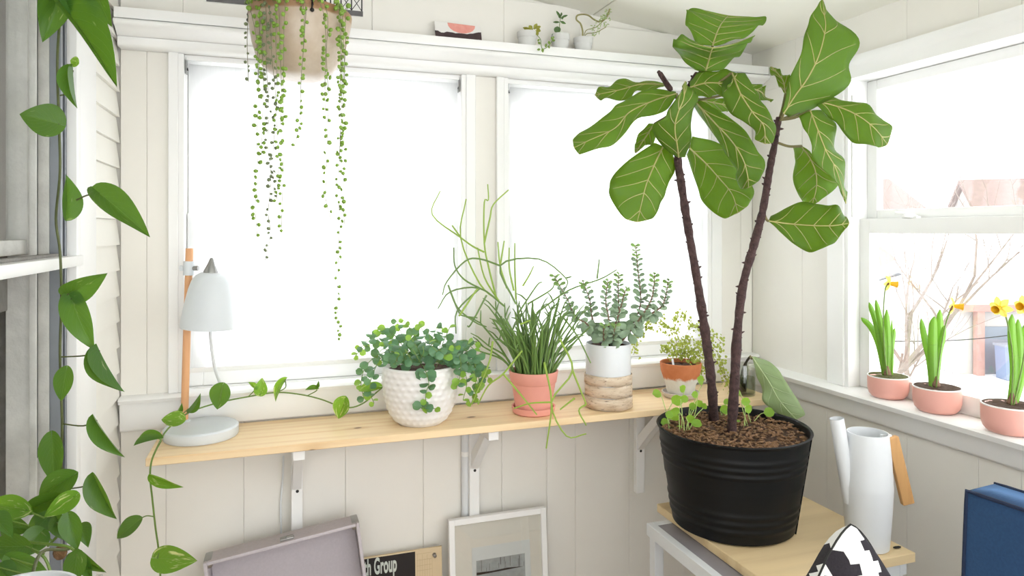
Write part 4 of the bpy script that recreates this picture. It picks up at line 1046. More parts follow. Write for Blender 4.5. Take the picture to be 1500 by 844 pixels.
for u_, dd in ((362, 0.0), (470, -1), (461, 1)):
    x = (u_-435)*TH_/F; x = max(-RH, min(RH, x))
    y = math.sqrt(max(0, RH*RH - x*x))*dd
    b = hc0 + tiltm @ (RT*x + FW*y + UPZ*(HB-0.022))*1.0
    ou = (RT*x + FW*y).normalized()*0.004
    c_ = obj('cord', G().tube(spline([b+ou*1.2+UPZ*-0.004, b+ou*1.6+UPZ*0.01, b+UPZ*0.035-ou, hook+UPZ*-0.012], 5), 0.0021, 7), 'black', hp)
    obj('knot', G().ball(b+ou*1.4+UPZ*-0.006, 0.0048, 8, 6), 'black', c_)
M['pearl'] = leafmat('pearl_leaf', '86ab42', '86ab42', 'a8c64c', 0.15, 1, 0, 0.01, 0.35, var=0.3, midw=0.001)
M['pearl_dry'] = leafmat('pearl_leaf_dry', '7f8c66', '7f8c66', '9aa66a', 0.15, 1, 0, 0.01, 0.4, var=0.3, midw=0.001)
M['strand'] = paint('pearl_strand', '8d8a6a', 0.6, 0.2, 60, 0.1)
r9 = random.Random(77)
STR = [([(374,-4),(376,60),(378,150),(376,200),(378,260),(374,300),(377,350)],1.0), ([(383,5),(384,60),(386,130),(384,180),(383,230)],1.0), ([(389,10),(390,90),(394,160),(392,210),(397,260),(393,310),(396,345),(388,382)],0.55),
       ([(403,8),(404,60),(406,120),(405,170),(408,230),(405,300)],0.6), ([(407,5),(410,70),(412,130),(411,190)],0.8), ([(416,-3),(416,40),(415,120),(415,200),(414,270),(412,345)],0.95), ([(444,8),(445,60),(441,120),(440,170),(432,212),(425,222)],0.6),
       ([(447,5),(446,50),(442,105)],0.8), ([(480,25),(478,80),(481,140),(480,190),(478,260),(477,290),(485,322)],0.9), ([(474,20),(477,60),(476,130),(477,175)],0.85), ([(497,26),(499,80),(498,140),(498,200),(496,270),(497,330),(495,400),(494,450),(500,500)],0.6),
       ([(502,28),(503,60),(505,110),(502,150),(504,230),(503,300),(505,330)],0.9), ([(506,28),(506,70),(503,130),(508,170)],0.8), ([(364,12),(362,60),(364,120)],0.35), ([(394,12),(398,80),(404,150),(400,230),(402,290)],0.5), ([(499,28),(501,90),(500,170),(497,240)],0.8), ([(379,0),(380,50),(379,110)],1.0)]
for pts, sz_ in STR:
    dt = r9.uniform(0, 0.012); w = []
    for u_, v_ in pts:
        x = max(-RH*0.985, min(RH*0.985, (u_-435)*TH_/F))
        w.append(P(u_, v_, TH_ - math.sqrt(max(0, RH*RH - x*x)) - 0.012 - dt))
    x = max(-RH*0.985, min(RH*0.985, (pts[0][0]-435)*TH_/F)); 
    st = hc0 + tiltm @ (RT*x*0.9 - FW*math.sqrt(max(0, RH*RH-x*x))*0.9 + UPZ*(HB-0.014))
    ov = hc0 + tiltm @ (RT*x*1.02 - FW*(math.sqrt(max(0, RH*RH-x*x))*1.02+0.006) + UPZ*(HB+0.006))
    w = [st, ov] + [q for q in w if q.z < ov.z - 0.012]
    pl = spline(w, 7)
    s_ = obj('vine_strand', G().tube(pl, 0.0007, 5), 'strand', hp)
    g = G(); acc = 0; nxt = 0.01; Ltot = sum((b-a).length for a, b in zip(pl, pl[1:])); tot = 0
    for a, b in zip(pl, pl[1:]):
        L = (b-a).length
        while tot + L > nxt:
            p = a.lerp(b, (nxt-tot)/max(1e-6, L)); f = nxt/Ltot
            an = r9.random()*6.28; d = RT*math.cos(an) - FW*abs(math.sin(an))*0.6 + UPZ*r9.uniform(-0.3, 0.3)
            rr = r9.uniform(0.0046, 0.0068)*(1-0.15*f)*(0.62+0.38*sz_)
            R = Matrix.Rotation(r9.random()*3, 3, 'Z') @ Matrix.Rotation(r9.uniform(-0.6, 0.6), 3, 'X')
            g.ball(p + d.normalized()*(rr+0.0006), rr, 8, 6, (1, r9.uniform(0.5, 0.9), r9.uniform(0.8, 1.0)), R)
            nxt += r9.uniform(0.007, 0.021)*(1.15 if sz_ > 0.8 else 1.0)
        tot += L
    o_ = obj('pearls', g, 'pearl' if sz_ > 0.58 else 'pearl_dry', s_); o_['kind'] = 'stuff'

# ================================================================== on the ledge and the wall above it
ZL = 2.0305
M['paper'] = paint('white_card', 'eceae6', 0.7, 0.02, 20, 0.05)
pc0, pc1 = ux_y(638, 2.06), ux_y(706, 2.06)
pc = thing('watercolour_card', 'small white card with a pink half-round watercolour wash above dark trees', 'card', ((pc0+pc1)/2, 2.06, ZL))
h0 = PY(637, 30, 2.075).z - ZL
def cardpt(a, b, off=0.0): return Vector((pc0+(pc1-pc0)*a, 2.058+0.02*b-off, ZL+h0*b))
def flat(name, pts, off, mat, parent):
    n = len(pts); vs = [cardpt(a, b, off) for a, b in pts] + [cardpt(a, b, off-0.0003) for a, b in pts]
    return obj(name, G().add(vs, [tuple(range(n)), tuple(range(2*n-1, n-1, -1))] + [(i, n+i, n+(i+1) % n, (i+1) % n) for i in range(n)]), mat, parent, smooth=False)
flat('card', [(0, 0), (1, 0), (1, 0.92), (0, 1)], 0.0, 'paper', pc)
kk = NT('pink_wash'); n1 = kk.noise(kk.coord(), 60, 4); kk.l(kk.mix(n1, lin('dc8478'), lin('efb0a4')), kk.b.inputs['Base Color']); kk.b.inputs['Roughness'].default_value = 0.8; M['wash'] = kk.m
flat('pink_wash', [(0.28, 0.97)] + [(0.58+0.30*math.cos(a), 0.93-0.45*math.sin(a)) for a in [math.pi - math.pi*i/10 for i in range(11)]] + [(0.88, 0.93)], 0.0005, 'wash', pc)
M['ink'] = paint('dark_brown_ink', '4a3a3c', 0.8, 0.3, 50, 0.0)
rr_ = random.Random(2)
edge = [(i/16, 0.46+rr_.uniform(-0.04, 0.05)+(0.3*(i/16-0.6) if i > 10 else 0)) for i in range(17)]
flat('dark_treeline', [(0, 0.005), (1, 0.005)] + edge[::-1], 0.001, 'ink', pc)

M['mini'] = paint('whitewashed_clay', 'd9d9d6', 0.7, 0.06, 30, 0.2)
def mini_pot(u, label, name, v_top, wpx):
    b = PY(u, 337, 2.052); b.z = ZL; t = (b-Vector((0,0,CAMZ))).dot(FW); k_ = pxw(1, t)
    th = thing(name, label, 'plant', b, 'little whitewashed pots on the ledge')
    h = P(u, v_top, t).z - ZL; R = wpx/2*k_
    obj('pot', G().lathe([(0, 0), (R*0.78, 0), (R*0.82, 0.001), (R*0.93, h*0.62), (R*0.97, h*0.63), (R, h*0.66), (R*1.02, h), (R*0.95, h), (R*0.92, h-0.002), (R*0.85, h*0.6)], b, 32, cap=False), 'mini', th)
    obj('soil', soil_disc((b.x, b.y, ZL+h-0.006), R*0.92, 0.002, 5, 2, 60), 'soil', th)
    return th, t, ZL+h-0.006, b
M['mini_leaf'] = leafmat('mini_leaf', '6f8f3e', '93a860', 'a9bf4a', 0.25, 4, 0.4, 0.05, 0.4, var=0.3)
M['mini_dark'] = leafmat('mini_leaf_dark', '4e7040', '6f8f5c', '8fae4a', 0.2, 4, 0.4, 0.05, 0.35, var=0.3)
M['mini_olive'] = leafmat('mini_leaf_olive', '9a9a3c', 'b3b060', 'c2c24a', 0.25, 4, 0.4, 0.05, 0.4, var=0.25)
LO, LM_, LD = [leaf_mesh('mini_leaf', m, p_oval, 6, 5, 0.2, 0.15, 0, 0, i) for i, m in enumerate(('mini_olive', 'mini_leaf', 'mini_dark'))]
LRD = leaf_mesh('round_mini_leaf', 'mini_dark', p_round, 6, 5, 0.1, 0.05, 0, 0, 4)
def cm(p): return 740+p[0]/8.333, p[1]/8.333
def sprig(th, t, pts, leaves, me, smat='stem_green', dt=0.0, r=0.0011):
    pl = spline([P(*cm(p), t+dt) for p in pts], 5); obj('stem', G().tube(pl, r, 6), smat, th)
    for (b, e, w) in leaves:
        put('leaf', me, leaf_mtx(P(*cm(b), t+dt-0.002), P(*cm(e), t+dt-0.006), pxw(w/8.333, t)), th)
th, t, zs0_, b = mini_pot(772, 'little whitewashed pot with short olive-green leaves beside its ledge neighbours', 'olive_leaf_mini_plant', 47.5, 29)
sprig(th, t, [(310,400),(330,360),(370,330)], [((330,380),(215,335),45), ((330,360),(290,310),50), ((350,360),(390,285),48), ((370,350),(435,320),40), ((370,370),(400,430),50), ((350,380),(330,420),45), ((380,360),(432,380),45)], LO, dt=-0.012)
sprig(th, t, [(390,430),(430,480),(440,560),(460,600),(520,570),(560,520),(590,470)], [((415,500),(400,480),35),((430,540),(400,510),30),((430,600),(390,608),28),((455,590),(460,640),32),((490,580),(505,530),30),((530,560),(540,590),24),((540,540),(530,500),30),((575,500),(610,490),26),((580,490),(560,450),26),((590,470),(590,440),22)], LM_, dt=-0.05)
th, t, zs0_, b = mini_pot(821, 'little whitewashed pot with a dark upright sprig above two round leaves', 'upright_mini_plant', 51, 27)
sprig(th, t, [(660,430),(662,330),(672,240),(685,190)], [((665,270),(585,270),26),((672,260),(740,290),30),((678,215),(622,130),30),((685,210),(765,185),26),((680,200),(690,150),26),((682,220),(715,215),22),((675,225),(650,190),22),((690,215),(700,235),20)], LD, dt=-0.006)
put('leaf', LRD, leaf_mtx(P(*cm((635,405)), t-0.012), P(*cm((638,320)), t-0.014), pxw(10, t)), th)
put('leaf', LRD, leaf_mtx(P(*cm((640,410)), t-0.02), P(*cm((755,435)), t-0.024), pxw(7.5, t)), th)
put('leaf', LD, leaf_mtx(P(*cm((640,410)), t-0.016), P(*cm((570,425)), t-0.018), pxw(4, t)), th)
th, t, zs0_, b = mini_pot(854, 'little whitewashed pot with a looping woody stem and wispy pale leaves', 'looping_mini_plant', 56.5, 28)
M['loop'] = paint('looping_stem', '9a9460', 0.7, 0.15, 60, 0.2)
sprig(th, t, [(945,460),(945,380),(920,290),(870,240),(880,190),(950,175),(1020,190),(1080,235),(1150,265),(1220,230),(1260,160),(1290,60),(1310,0)], [], LM_, 'loop', 0, 0.0028)
rm = random.Random(6); lv = []
for i in range(70):
    x = rm.uniform(1050, 1290); y = 430 - (x-1050)*1.0 + rm.uniform(-110, 60); a = rm.random()*6.28; y = min(y, 440)
    lv.append(((x, y), (x+30*math.cos(a), y+30*math.sin(a)), 12))
M['wisp'] = leafmat('wispy_leaf', 'a9bd84', 'a9bd84', 'c3d48c', 0.35, 1, 0, 0.01, 0.5, var=0.2, midw=0.001)
LW = leaf_mesh('wispy_leaf', 'wisp', p_lance, 4, 3, 0.2, 0.2, 0, 0, 9)
sprig(th, t, [(960,450),(990,370),(1090,340),(1150,300),(1230,220)], lv[:40], LW, 'loop', 0, 0.0012)
sprig(th, t, [(965,455),(1000,410),(1090,400),(1160,370),(1230,330)], lv[40:], LW, 'loop', 0, 0.0012)

# ---- black and white bridge print on the wall above the ledge
px0, px1 = ux_y(302, 2.096), ux_y(532, 2.096); pz = PY(532, 24.5, 2.096).z
M['ink_grey'] = paint('print_grey', '6c6a6a', 0.7, 0.1, 30, 0.0)
M['ink_black'] = paint('print_black', '3b3a3a', 0.7, 0.1, 30, 0.0)
bp = thing('bridge_print', 'black and white print of steel bridge trusses hung above the ledge', 'picture', ((px0+px1)/2, 2.0985, pz))
obj('sheet', G().box((px0, 2.097, pz), (px1, 2.0992, pz+0.155)), 'paper', bp, smooth=False)
obj('printed_band', G().box((px0+0.0005, 2.0964, pz+0.0005), (px1-0.0005, 2.0969, pz+0.016)), 'ink_grey', bp, smooth=False)
g = G()
def bar(a, b, w):
    a, b = Vector(a), Vector(b); d = (b-a).normalized(); n = Vector((-d.y, d.x))*w/2
    g.prism([tuple(a+n), tuple(a-n), tuple(b-n), tuple(b+n)], lambda x, z: Vector((x, 2.0966, z)), lambda x, z: Vector((x, 2.0969, z)))
W_ = px1-px0; z0, z1 = pz+0.016, pz+0.06
bar((px0, z1), (px1, z1), 0.012); bar((px0, z1+0.06), (px1, z1+0.06), 0.01)
n = 14
for i in range(n+1):
    x = px0+0.004+(W_-0.008)*i/n; bar((x, z0), (x, z1), 0.004)
    if i < n:
        x2 = px0+0.004+(W_-0.008)*(i+1)/n; bar((x, z0), (x2, z1), 0.0022); bar((x2, z0), (x, z1), 0.0022)
        bar((x, z1), ((x+x2)/2, z1+0.06), 0.005); bar(((x+x2)/2, z1+0.06), (x2, z1), 0.003)
bar((px0+W_*0.55, z1-0.045), (px0+W_*0.72, z1+0.1), 0.05)
tz_ = obj('printed_trusses', g, 'ink_black', bp, smooth=False); tz_['kind'] = 'stuff'

# ================================================================== pothos
M['pothos'] = leafmat('pothos_leaf', '4b7430', '82a850', '84b02c', 0.32, 7, 0.5, 0.03, 0.32, ('cbd489', 0.66), 0.3, midw=0.03)
M['pothos_var'] = leafmat('pothos_leaf_variegated', '5f9433', 'a2bf5c', 'a3cc36', 0.42, 7, 0.5, 0.03, 0.34, ('e3e59a', 0.56), 0.2, midw=0.03)
M['vine'] = paint('vine_stem', '6d8a3a', 0.5, 0.2, 60, 0.15)
M['vine_old'] = paint('old_vine_stem', '5a6234', 0.6, 0.25, 60, 0.2)
PO = [leaf_mesh('pothos_leaf', 'pothos', p_heart, 14, 9, f_, d_, 0.17, 0.012, i, 1.6) for i, (f_, d_) in enumerate(((0.30, 0.10), (0.55, 0.16), (0.15, 0.22), (0.8, 0.1)))]
PV = [leaf_mesh('variegated_leaf', 'pothos_var', p_heart, 14, 9, f_, d_, 0.17, 0.012, i, 1.6) for i, (f_, d_) in enumerate(((0.30, 0.10), (0.55, 0.16)))]
def pleaf(th, base, tip, w, t, kind=0, dt=0.0, roll=0.0, var=False, pet=None, vm='vine'):
    b, e = P(*base, t), P(*tip, t + dt)
    o_ = put('leaf', (PV if var else PO)[kind % (2 if var else 4)], leaf_mtx(b, e, pxw(w, t), roll), th)
    if pet is not None:
        q = [P(*p[:2], t + (p[2] if len(p) > 2 else 0)) for p in pet] + [b]
        obj('petiole', G().tube(spline(q, 4), 0.0014, 6), vm, th)
    return o_

# ---- pothos climbing the old window
pt = PX(25, 700, -0.30); 
# plant stand out of the picture carries the pot
t0_ = 0.80; pc_ = P(20, 337, t0_)
zpot = P(20, 878, t0_).z - 0.115
M['stand'] = wood('stand_wood', 'b08a60', '94704a', 2, 6)
sd_ = thing('plant_stand', 'wooden three-legged plant stand under the climbing pothos', 'stand', (pc_.x, pc_.y, 0))
obj('stand_top', G().lathe([(0, zpot-0.03), (0.077, zpot-0.03), (0.08, zpot-0.026), (0.08, zpot-0.004), (0.077, zpot), (0, zpot)], (pc_.x, pc_.y, 0), 36), 'stand', sd_)
for i in range(3):
    a = 0.4+i*2.094; d = Vector((math.cos(a), math.sin(a), 0))
    obj('leg', G().tube([Vector((pc_.x, pc_.y, 0))+d*0.07, Vector((pc_.x, pc_.y, zpot-0.031))+d*0.055], [0.011, 0.014], 12), 'stand', sd_)
pb_ = Vector((pc_.x, pc_.y, zpot+0.0005))
cp = thing('climbing_pothos', 'pothos in a white pot climbing up the weathered window frame', 'plant', pb_)
obj('pot', G().lathe([(0, 0), (0.045, 0), (0.048, 0.003), (0.066, 0.11), (0.067, 0.115), (0.063, 0.115), (0.058, 0.08)], pb_, 36, cap=False), 'white_metal', cp)
obj('soil', soil_disc((pb_.x, pb_.y, pb_.z+0.1), 0.0595, 0.004, 8, 4, 60), 'soil', cp)
TV = 1.27
stem = [pb_+Vector((0.01, 0.01, 0.1)), P(60, 810, 0.95), P(105, 800, 1.15), P(98, 740, TV), P(90, 680, TV), P(91, 620, TV), P(88, 520, TV), P(90, 440, TV), P(88, 370, TV), P(82, 320, TV), P(88, 250, TV), P(86, 170, TV), P(84, 90, TV), P(88, 20, TV), P(92, -60, TV)]
obj('vine_stem', G().tube(spline(stem, 6), 0.0023, 8), 'vine_old', cp)
for a_, b_ in (([(5, 790), (50, 795), (95, 800), (108, 806)], 1.1), ([(10, 800), (60, 812), (78, 850)], 1.05), ([(70, 800), (88, 780), (84, 765)], 1.15)):
    obj('vine_stem', G().tube(spline([P(u, v, b_) for u, v in a_], 5), 0.0022, 7), 'vine', cp)
CL = [((90,-18),(63,60),44,0,-.02,0,0), ((92,8),(173,110),52,1,-.03,-.5,0), ((136,-22),(157,36),30,2,0,.4,0), ((107,103),(109,158),18,3,0,.7,0), ((114,92),(102,88),16,0,0,0,1), ((87,182),(28,166),50,0,-.03,.2,0),
      ((97,314),(102,256),30,1,0,.5,0), ((146,283),(218,342),40,0,-.02,-.3,0), ((101,430),(154,404),38,0,-.02,.3,0), ((105,437),(128,513),42,2,-.02,.5,0), ((146,514),(176,577),13,3,0,1.0,0), ((97,543),(88,589),26,0,0,.2,0),
      ((142,616),(177,674),22,1,0,.6,0), ((76,642),(78,710),32,0,0,.2,0), ((140,702),(166,765),30,1,0,.5,0)]
PETS = {1: [(88,-10)], 3: [(88,140),(97,135)], 5: [(86,182)], 7: [(112,293),(128,286)], 8: [(90,440)], 9: [(90,455),(98,450)], 10: [(90,523),(125,521)], 12: [(92,621),(122,624)], 14: [(104,716),(125,712)]}
for i, (b, e, w, kd, dt, rl, var) in enumerate(CL):
    pleaf(cp, b, e, w, TV-0.012, kd, dt, rl, bool(var), PETS.get(i), 'vine_old')
CL2 = [((106,697),(52,730),38,1,1.17,0), ((38,747),(-24,738),36,0,1.1,1), ((86,728),(28,753),24,3,1.13,0), ((109,727),(64,758),28,1,1.12,1), ((101,757),(113,806),30,0,1.13,0), ((118,772),(129,799),23,0,1.2,0), ((112,812),(148,837),22,1,1.18,0),
       ((38,800),(-18,803),46,0,1.04,0), ((16,818),(72,850),34,2,0.98,0), ((113,812),(106,858),30,0,1.12,0), ((-8,758),(18,784),26,0,1.05,0), ((0,832),(24,856),26,1,0.97,0), ((75,752),(38,792),34,2,1.2,0), ((60,780),(28,818),36,0,1.12,0),
       ((84,760),(100,794),24,1,1.16,0), ((10,770),(44,776),30,0,1.12,0), ((120,818),(134,850),20,3,1.16,0), ((70,770),(56,740),24,0,1.2,0)]
for b, e, w, kd, t, var in CL2:
    pleaf(cp, b, e, w, t, kd, rnd.uniform(-0.04, 0.02), rnd.uniform(-0.4, 0.4), bool(var), [((b[0]+92)/2, b[1]+12)])
obj('dried_node', G().ball(P(88, 810, 1.15), 0.011, 8, 6, (1, 0.7, 1.1)), 'bark', cp)

# ---- pothos vine lying along the shelf
YV = 2.03
def tY(u, Y): return Y/(CS - SN*(u-CX)/F)
sv_pts = [PY(575, 556, 1.99), PY(555, 572, 1.99), PY(530, 592, 2.0), PY(505, 597, 2.01), PY(470, 585, YV), PY(440, 578, YV), PY(405, 575, YV), PY(365, 581, YV), PY(320, 590, YV), PY(280, 603, 2.0), PY(258, 618, 1.93), PY(243, 632, 1.87), PY(232, 652, 1.81), PY(222, 676, 1.808), PY(220, 700, 1.81), PY(223, 730, 1.815), PY(228, 775, 1.82), PY(233, 812, 1.825), PY(236, 870, 1.83)]
sp = thing('shelf_pothos_vine', 'long variegated pothos vine trailing along the shelf and over its end', 'vine', Vector((sv_pts[12].x, 1.9, ZT)))
obj('vine_stem', G().tube(spline(sv_pts, 6), 0.0021, 8), 'vine', sp)
SL = [((267,615),(235,614),24,0,1.9,1,.3,None), ((276,599),(295,578),9,3,1.98,0,.9,[(268,606)]), ((259,603),(267,591),8,3,1.95,0,.8,[(258,616)]), ((326,566),(317,601),30,0,2.0,0,.2,[(322,588)]), ((381,577),(384,554),19,0,2.02,1,0,[(381,580)]), ((375,569),(364,559),8,1,2.02,1,.4,[(364,581),(371,574)]),
      ((418,558),(399,588),10,3,2.0,1,.9,[(406,575),(418,568)]), ((464,570),(446,570),9,1,2.0,0,.6,[(450,580),(463,573)]), ((464,567),(467,558),5,3,2.0,0,.3,None), ((505,585),(494,615),25,1,1.97,1,.2,[(511,597)]), ((555,567),(524,572),15,0,1.93,1,.5,[(556,572)]),
      ((233,643),(194,650),9,3,1.8,0,1.0,[(228,660),(236,646)]), ((225,698),(266,716),15,1,1.79,1,.4,[(221,706)]), ((203,762),(168,790),24,0,1.79,0,.3,[(226,757),(214,756)]), ((231,818),(287,822),38,0,1.79,1,.1,[(233,810)])]
for b, e, w, kd, Y, var, rl, pet in SL:
    t = tY(b[0], Y)
    pleaf(sp, b, e, w, t, kd, 0.0, rl, bool(var), [p for p in pet] if pet else None)

# ================================================================== daffodils on the right sill
M['daff_pink'] = paint('pink_bowl', 'ecb0a2', 0.45, 0.03, 20, 0.06)
M['daff_rim'] = paint('white_bowl_inside', 'ece9e4', 0.4, 0.03, 20, 0.06)
M['moss'] = paint('moss_soil', '6f7038', 0.95, 0.5, 160, 1.0, 0.006)
M['blade'] = leafmat('daffodil_blade', '8cbb4c', '9fc866', 'b2dc4c', 0.45, 1, 0, 0.01, 0.4, var=0.15, midw=0.02)
M['petal'] = leafmat('daffodil_petal', 'f3dd62', 'f3dd62', 'f9e878', 0.4, 1, 0, 0.01, 0.5, var=0.05, midw=0.01)
M['corona'] = leafmat('daffodil_trumpet', 'f5c428', 'f5c428', 'fbd23a', 0.35, 1, 0, 0.01, 0.5, var=0.05, midw=0.01)
M['bulb'] = paint('bulb_skin', '8a6a54', 0.8, 0.35, 60, 0.5)
PET = leaf_mesh('petal', 'petal', p_oval, 5, 5, 0.2, 0.1, 0, 0, 1)
def cd(p): return 1200+p[0]/3.013, 380+p[1]/3.013
def blade(th, pts, w, t, dtip):
    n = len(pts); W = [P(*cd(p), t + dtip*i/(n-1)) for i, p in enumerate(pts)]
    pl = spline(W, 5); rows = []; H_ = len(pl)
    for i, p in enumerate(pl):
        f = i/(H_-1); d = (pl[min(H_-1, i+1)]-pl[max(0, i-1)]).normalized()
        x = d.cross(FW).normalized(); hw = pxw(w, t)*0.5*(0.75+0.25*math.sin(math.pi*f))*(1 if f < 0.8 else math.sqrt(max(0.02, 1-((f-0.8)/0.2)**2)))
        rows.append([p - x*hw + FW*hw*0.35, p, p + x*hw + FW*hw*0.35])
    obj('blade', G().grid(rows), 'blade', th, solid=0.0012)
def flower(th, stem, c, face, t, size):
    pl = spline([P(*cd(p), t) for p in stem], 5)
    s_ = obj('flower_stem', G().tube(pl, 0.0017, 7), 'vine', th)
    C_ = P(*cd(c), t); fd = face.normalized()
    a = fd.cross(Vector((0, 0, 1))).normalized(); b = a.cross(fd)
    for i in range(6):
        an = i*math.pi/3 + 0.2; d = a*math.cos(an) + b*math.sin(an)
        put('petal', PET, leaf_mtx(C_, C_ + (d - fd*0.15).normalized()*size, size*0.62, 0, fd), th)
    Q = Matrix((a, b, fd)).transposed()
    obj('trumpet', G().lathe([(0.003, 0), (0.006, size*0.25), (0.0075, size*0.6), (0.0095, size*0.82), (0.0085, size*0.8), (0.0045, size*0.25), (0.0, size*0.1)], C_, 18, Q, cap=False), 'corona', th)
    obj('spathe', G().tube([pl[-1], pl[-1].lerp(C_, 0.6), C_], [0.002, 0.0035, 0.003], 7), 'bulb', th)
DF = [((1301, 575), 27.5, 'daffodil in a pink bowl with a mossy top, flower turned aside', 1.648, 0.036,
       [([(290,515),(265,380),(230,300),(185,258)],9,.02), ([(292,515),(275,380),(250,270),(220,190)],9,.0), ([(297,515),(290,380),(270,270),(250,178)],9,-.02), ([(300,515),(285,400),(262,228)],11,.01), ([(302,515),(305,380),(298,222)],11,-.01), ([(308,515),(318,400),(333,305)],9,.0), ([(322,520),(324,400),(320,268)],4,.0)],
       [([(300,510),(287,400),(283,250),(290,140),(300,112)],(308,106), RT*1.0-FW*0.2-UPZ*0.15)]),
      ((1372.5, 594), 31.5, 'daffodil in a pink bowl with bare gravelly soil and four broad blades', 1.640, 0.036,
       [([(500,585),(490,450),(470,360),(450,262)],10,.0), ([(508,585),(505,430),(505,330),(508,252)],14,-.02), ([(515,585),(525,430),(535,320),(533,222)],12,.02), ([(518,585),(530,430),(548,345),(552,292)],9,.0)],
       [([(515,580),(532,430),(555,300),(577,228)],(592,205), RT*0.9-FW*0.4-UPZ*0.1)]),
      ((1479, 624), 36, 'daffodil in a pink bowl with a bare bulb showing and its flower drooping', 1.632, 0.036,
       [([(842,680),(865,500),(855,350),(851,243)],13,-.01), ([(850,680),(885,500),(888,370),(877,265)],12,.0), ([(855,680),(905,500),(912,380),(905,290)],12,.01)],
       [([(848,660),(855,450),(835,300),(812,215)],(798,212), RT*-0.9-FW*0.5-UPZ*0.2), ([(855,660),(900,450),(915,300),(912,215)],(906,206), RT*-0.9-FW*0.5)])]
for (u, v), hw, label, X, sz_, blades, flowers in DF:
    b = PX(u, v, X); b.z = ZS3 + 0.0005; t = (b-Vector((0,0,CAMZ))).dot(FW); k = pxw(1, t); R = hw*k
    th = thing('potted_daffodil', label, 'plant', b, 'daffodil bowls on the window sill')
    h = R*1.16
    obj('bowl', G().lathe([(0, 0), (R*0.62, 0), (R*0.78, h*0.04), (R*0.92, h*0.18), (R*0.99, h*0.4), (R, h*0.96)], b, 44), 'daff_pink', th)
    obj('rim', G().lathe([(R*1.0005, h*0.955), (R*0.995, h), (R*0.955, h), (R*0.94, h*0.97), (R*0.935, h*0.961)], b, 44, cap=False), 'daff_rim', th)
    obj('soil', soil_disc((b.x, b.y, b.z+h*0.965+0.002), R*0.945, 0.005, 8, int(u), 70), 'moss' if u < 1350 else 'soil', th)
    bu = P(*cd(blades[len(blades)//2][0][0]), t)
    obj('bulb', G().lathe([(0.006, 0), (0.011, 0.006), (0.009, 0.014), (0.005, 0.024), (0.003, 0.03)], Vector((bu.x, bu.y, b.z+h*0.95)), 14), 'bulb', th)
    for pts, w, dt in blades: blade(th, pts, w, t, dt)
    for stem_, c, face in flowers: flower(th, stem_, c, face, t-0.01, 0.027)

# ================================================================== watering can
wb_ = PZ(1271, 800, ZB); wb_.z = ZB + 0.0005; tw = (wb_-Vector((0,0,CAMZ))).dot(FW); k = pxw(1, tw)
wc = thing('watering_can', 'tall white watering can with a straight bamboo handle', 'watering can', wb_)
Hc = P(1271, 633, tw).z - wb_.z
pr = [(0, 0), (27*k, 0), (28.5*k, 0.002), (31.5*k, Hc*0.25), (34*k, Hc*0.52), (34.1*k, Hc*0.54), (33.6*k, Hc*0.56), (31.5*k, Hc*0.78), (28*k, Hc)]
inn = [(26.8*k, Hc), (30*k, Hc*0.78), (32*k, Hc*0.55), (27*k, 0.004), (0, 0.004)]
cbdy = obj('body', G().lathe(pr+inn, wb_, 52, cap=False), 'white_metal', wc, sharp=25)
sp0, sp1, sp2 = P(1247, 735, tw-0.0), P(1236, 675, tw), P(1225.5, 613, tw)
n = 24
pts = spline([sp0, sp1, sp2], 6); rad = [pxw(11, tw)+(pxw(9.8, tw)-pxw(11, tw))*i/12 for i in range(13)]
g = G().tube(pts, rad, 20, cap=False); g.tube(pts[::-1], [r-0.0014 for r in rad[::-1]], 20, cap=False)
obj('spout', g, 'white_metal', wc)
ha, hb = P(1306, 640, tw-0.005), P(1329.5, 738, tw-0.005)
M['bamboo'] = wood('bamboo_handle', 'c99a62', 'b07e46', 2, 9, 0.45)
hd = (hb-ha).normalized(); sx = RT - hd*RT.dot(hd); sx.normalize(); sy = hd.cross(sx)
Lh = (hb-ha).length
Mh = Matrix(((sx.x, sy.x, hd.x, ha.x), (sx.y, sy.y, hd.y, ha.y), (sx.z, sy.z, hd.z, ha.z), (0, 0, 0, 1)))
hw_ = pxw(8.5, tw)
hnd = obj('handle', G().box((-hw_, -hw_*0.55, 0), (hw_, hw_*0.55, Lh), Mh), 'bamboo', wc, bevel=0.003, seg=3)
ma = P(1288, 645, tw-0.004); mb = P(1299, 655, tw-0.005)
mt_ = obj('handle_mount', G().box((0, -0.004, -0.018), (0.026, 0.004, 0.016), Matrix.Translation(P(1290, 646, tw)) @ Matrix.Rotation(-YAW, 4, 'Z')), 'white_metal', wc, bevel=0.001)
for vv in (644, 656):
    obj('screw', G().ball(P(1298.5, vv, tw-0.022), 0.0026, 8, 6), 'steel', hnd)

# ================================================================== leaning things under the shelf
def plane_mtx(o, ex, lean=0.0):
    """local x along ex, z up the leaning face, y into the wall"""
    ex = ex.normalized(); up_ = Vector((0, 0, 1)) - ex*ex.z; up_.normalize()
    n = up_.cross(ex)                       # towards the wall for ex pointing right
    R = Matrix.Rotation(-lean, 3, ex)
    up_, n = R @ up_, R @ n
    return Matrix(((ex.x, n.x, up_.x, o.x), (ex.y, n.y, up_.y, o.y), (ex.z, n.z, up_.z, o.z), (0, 0, 0, 1)))
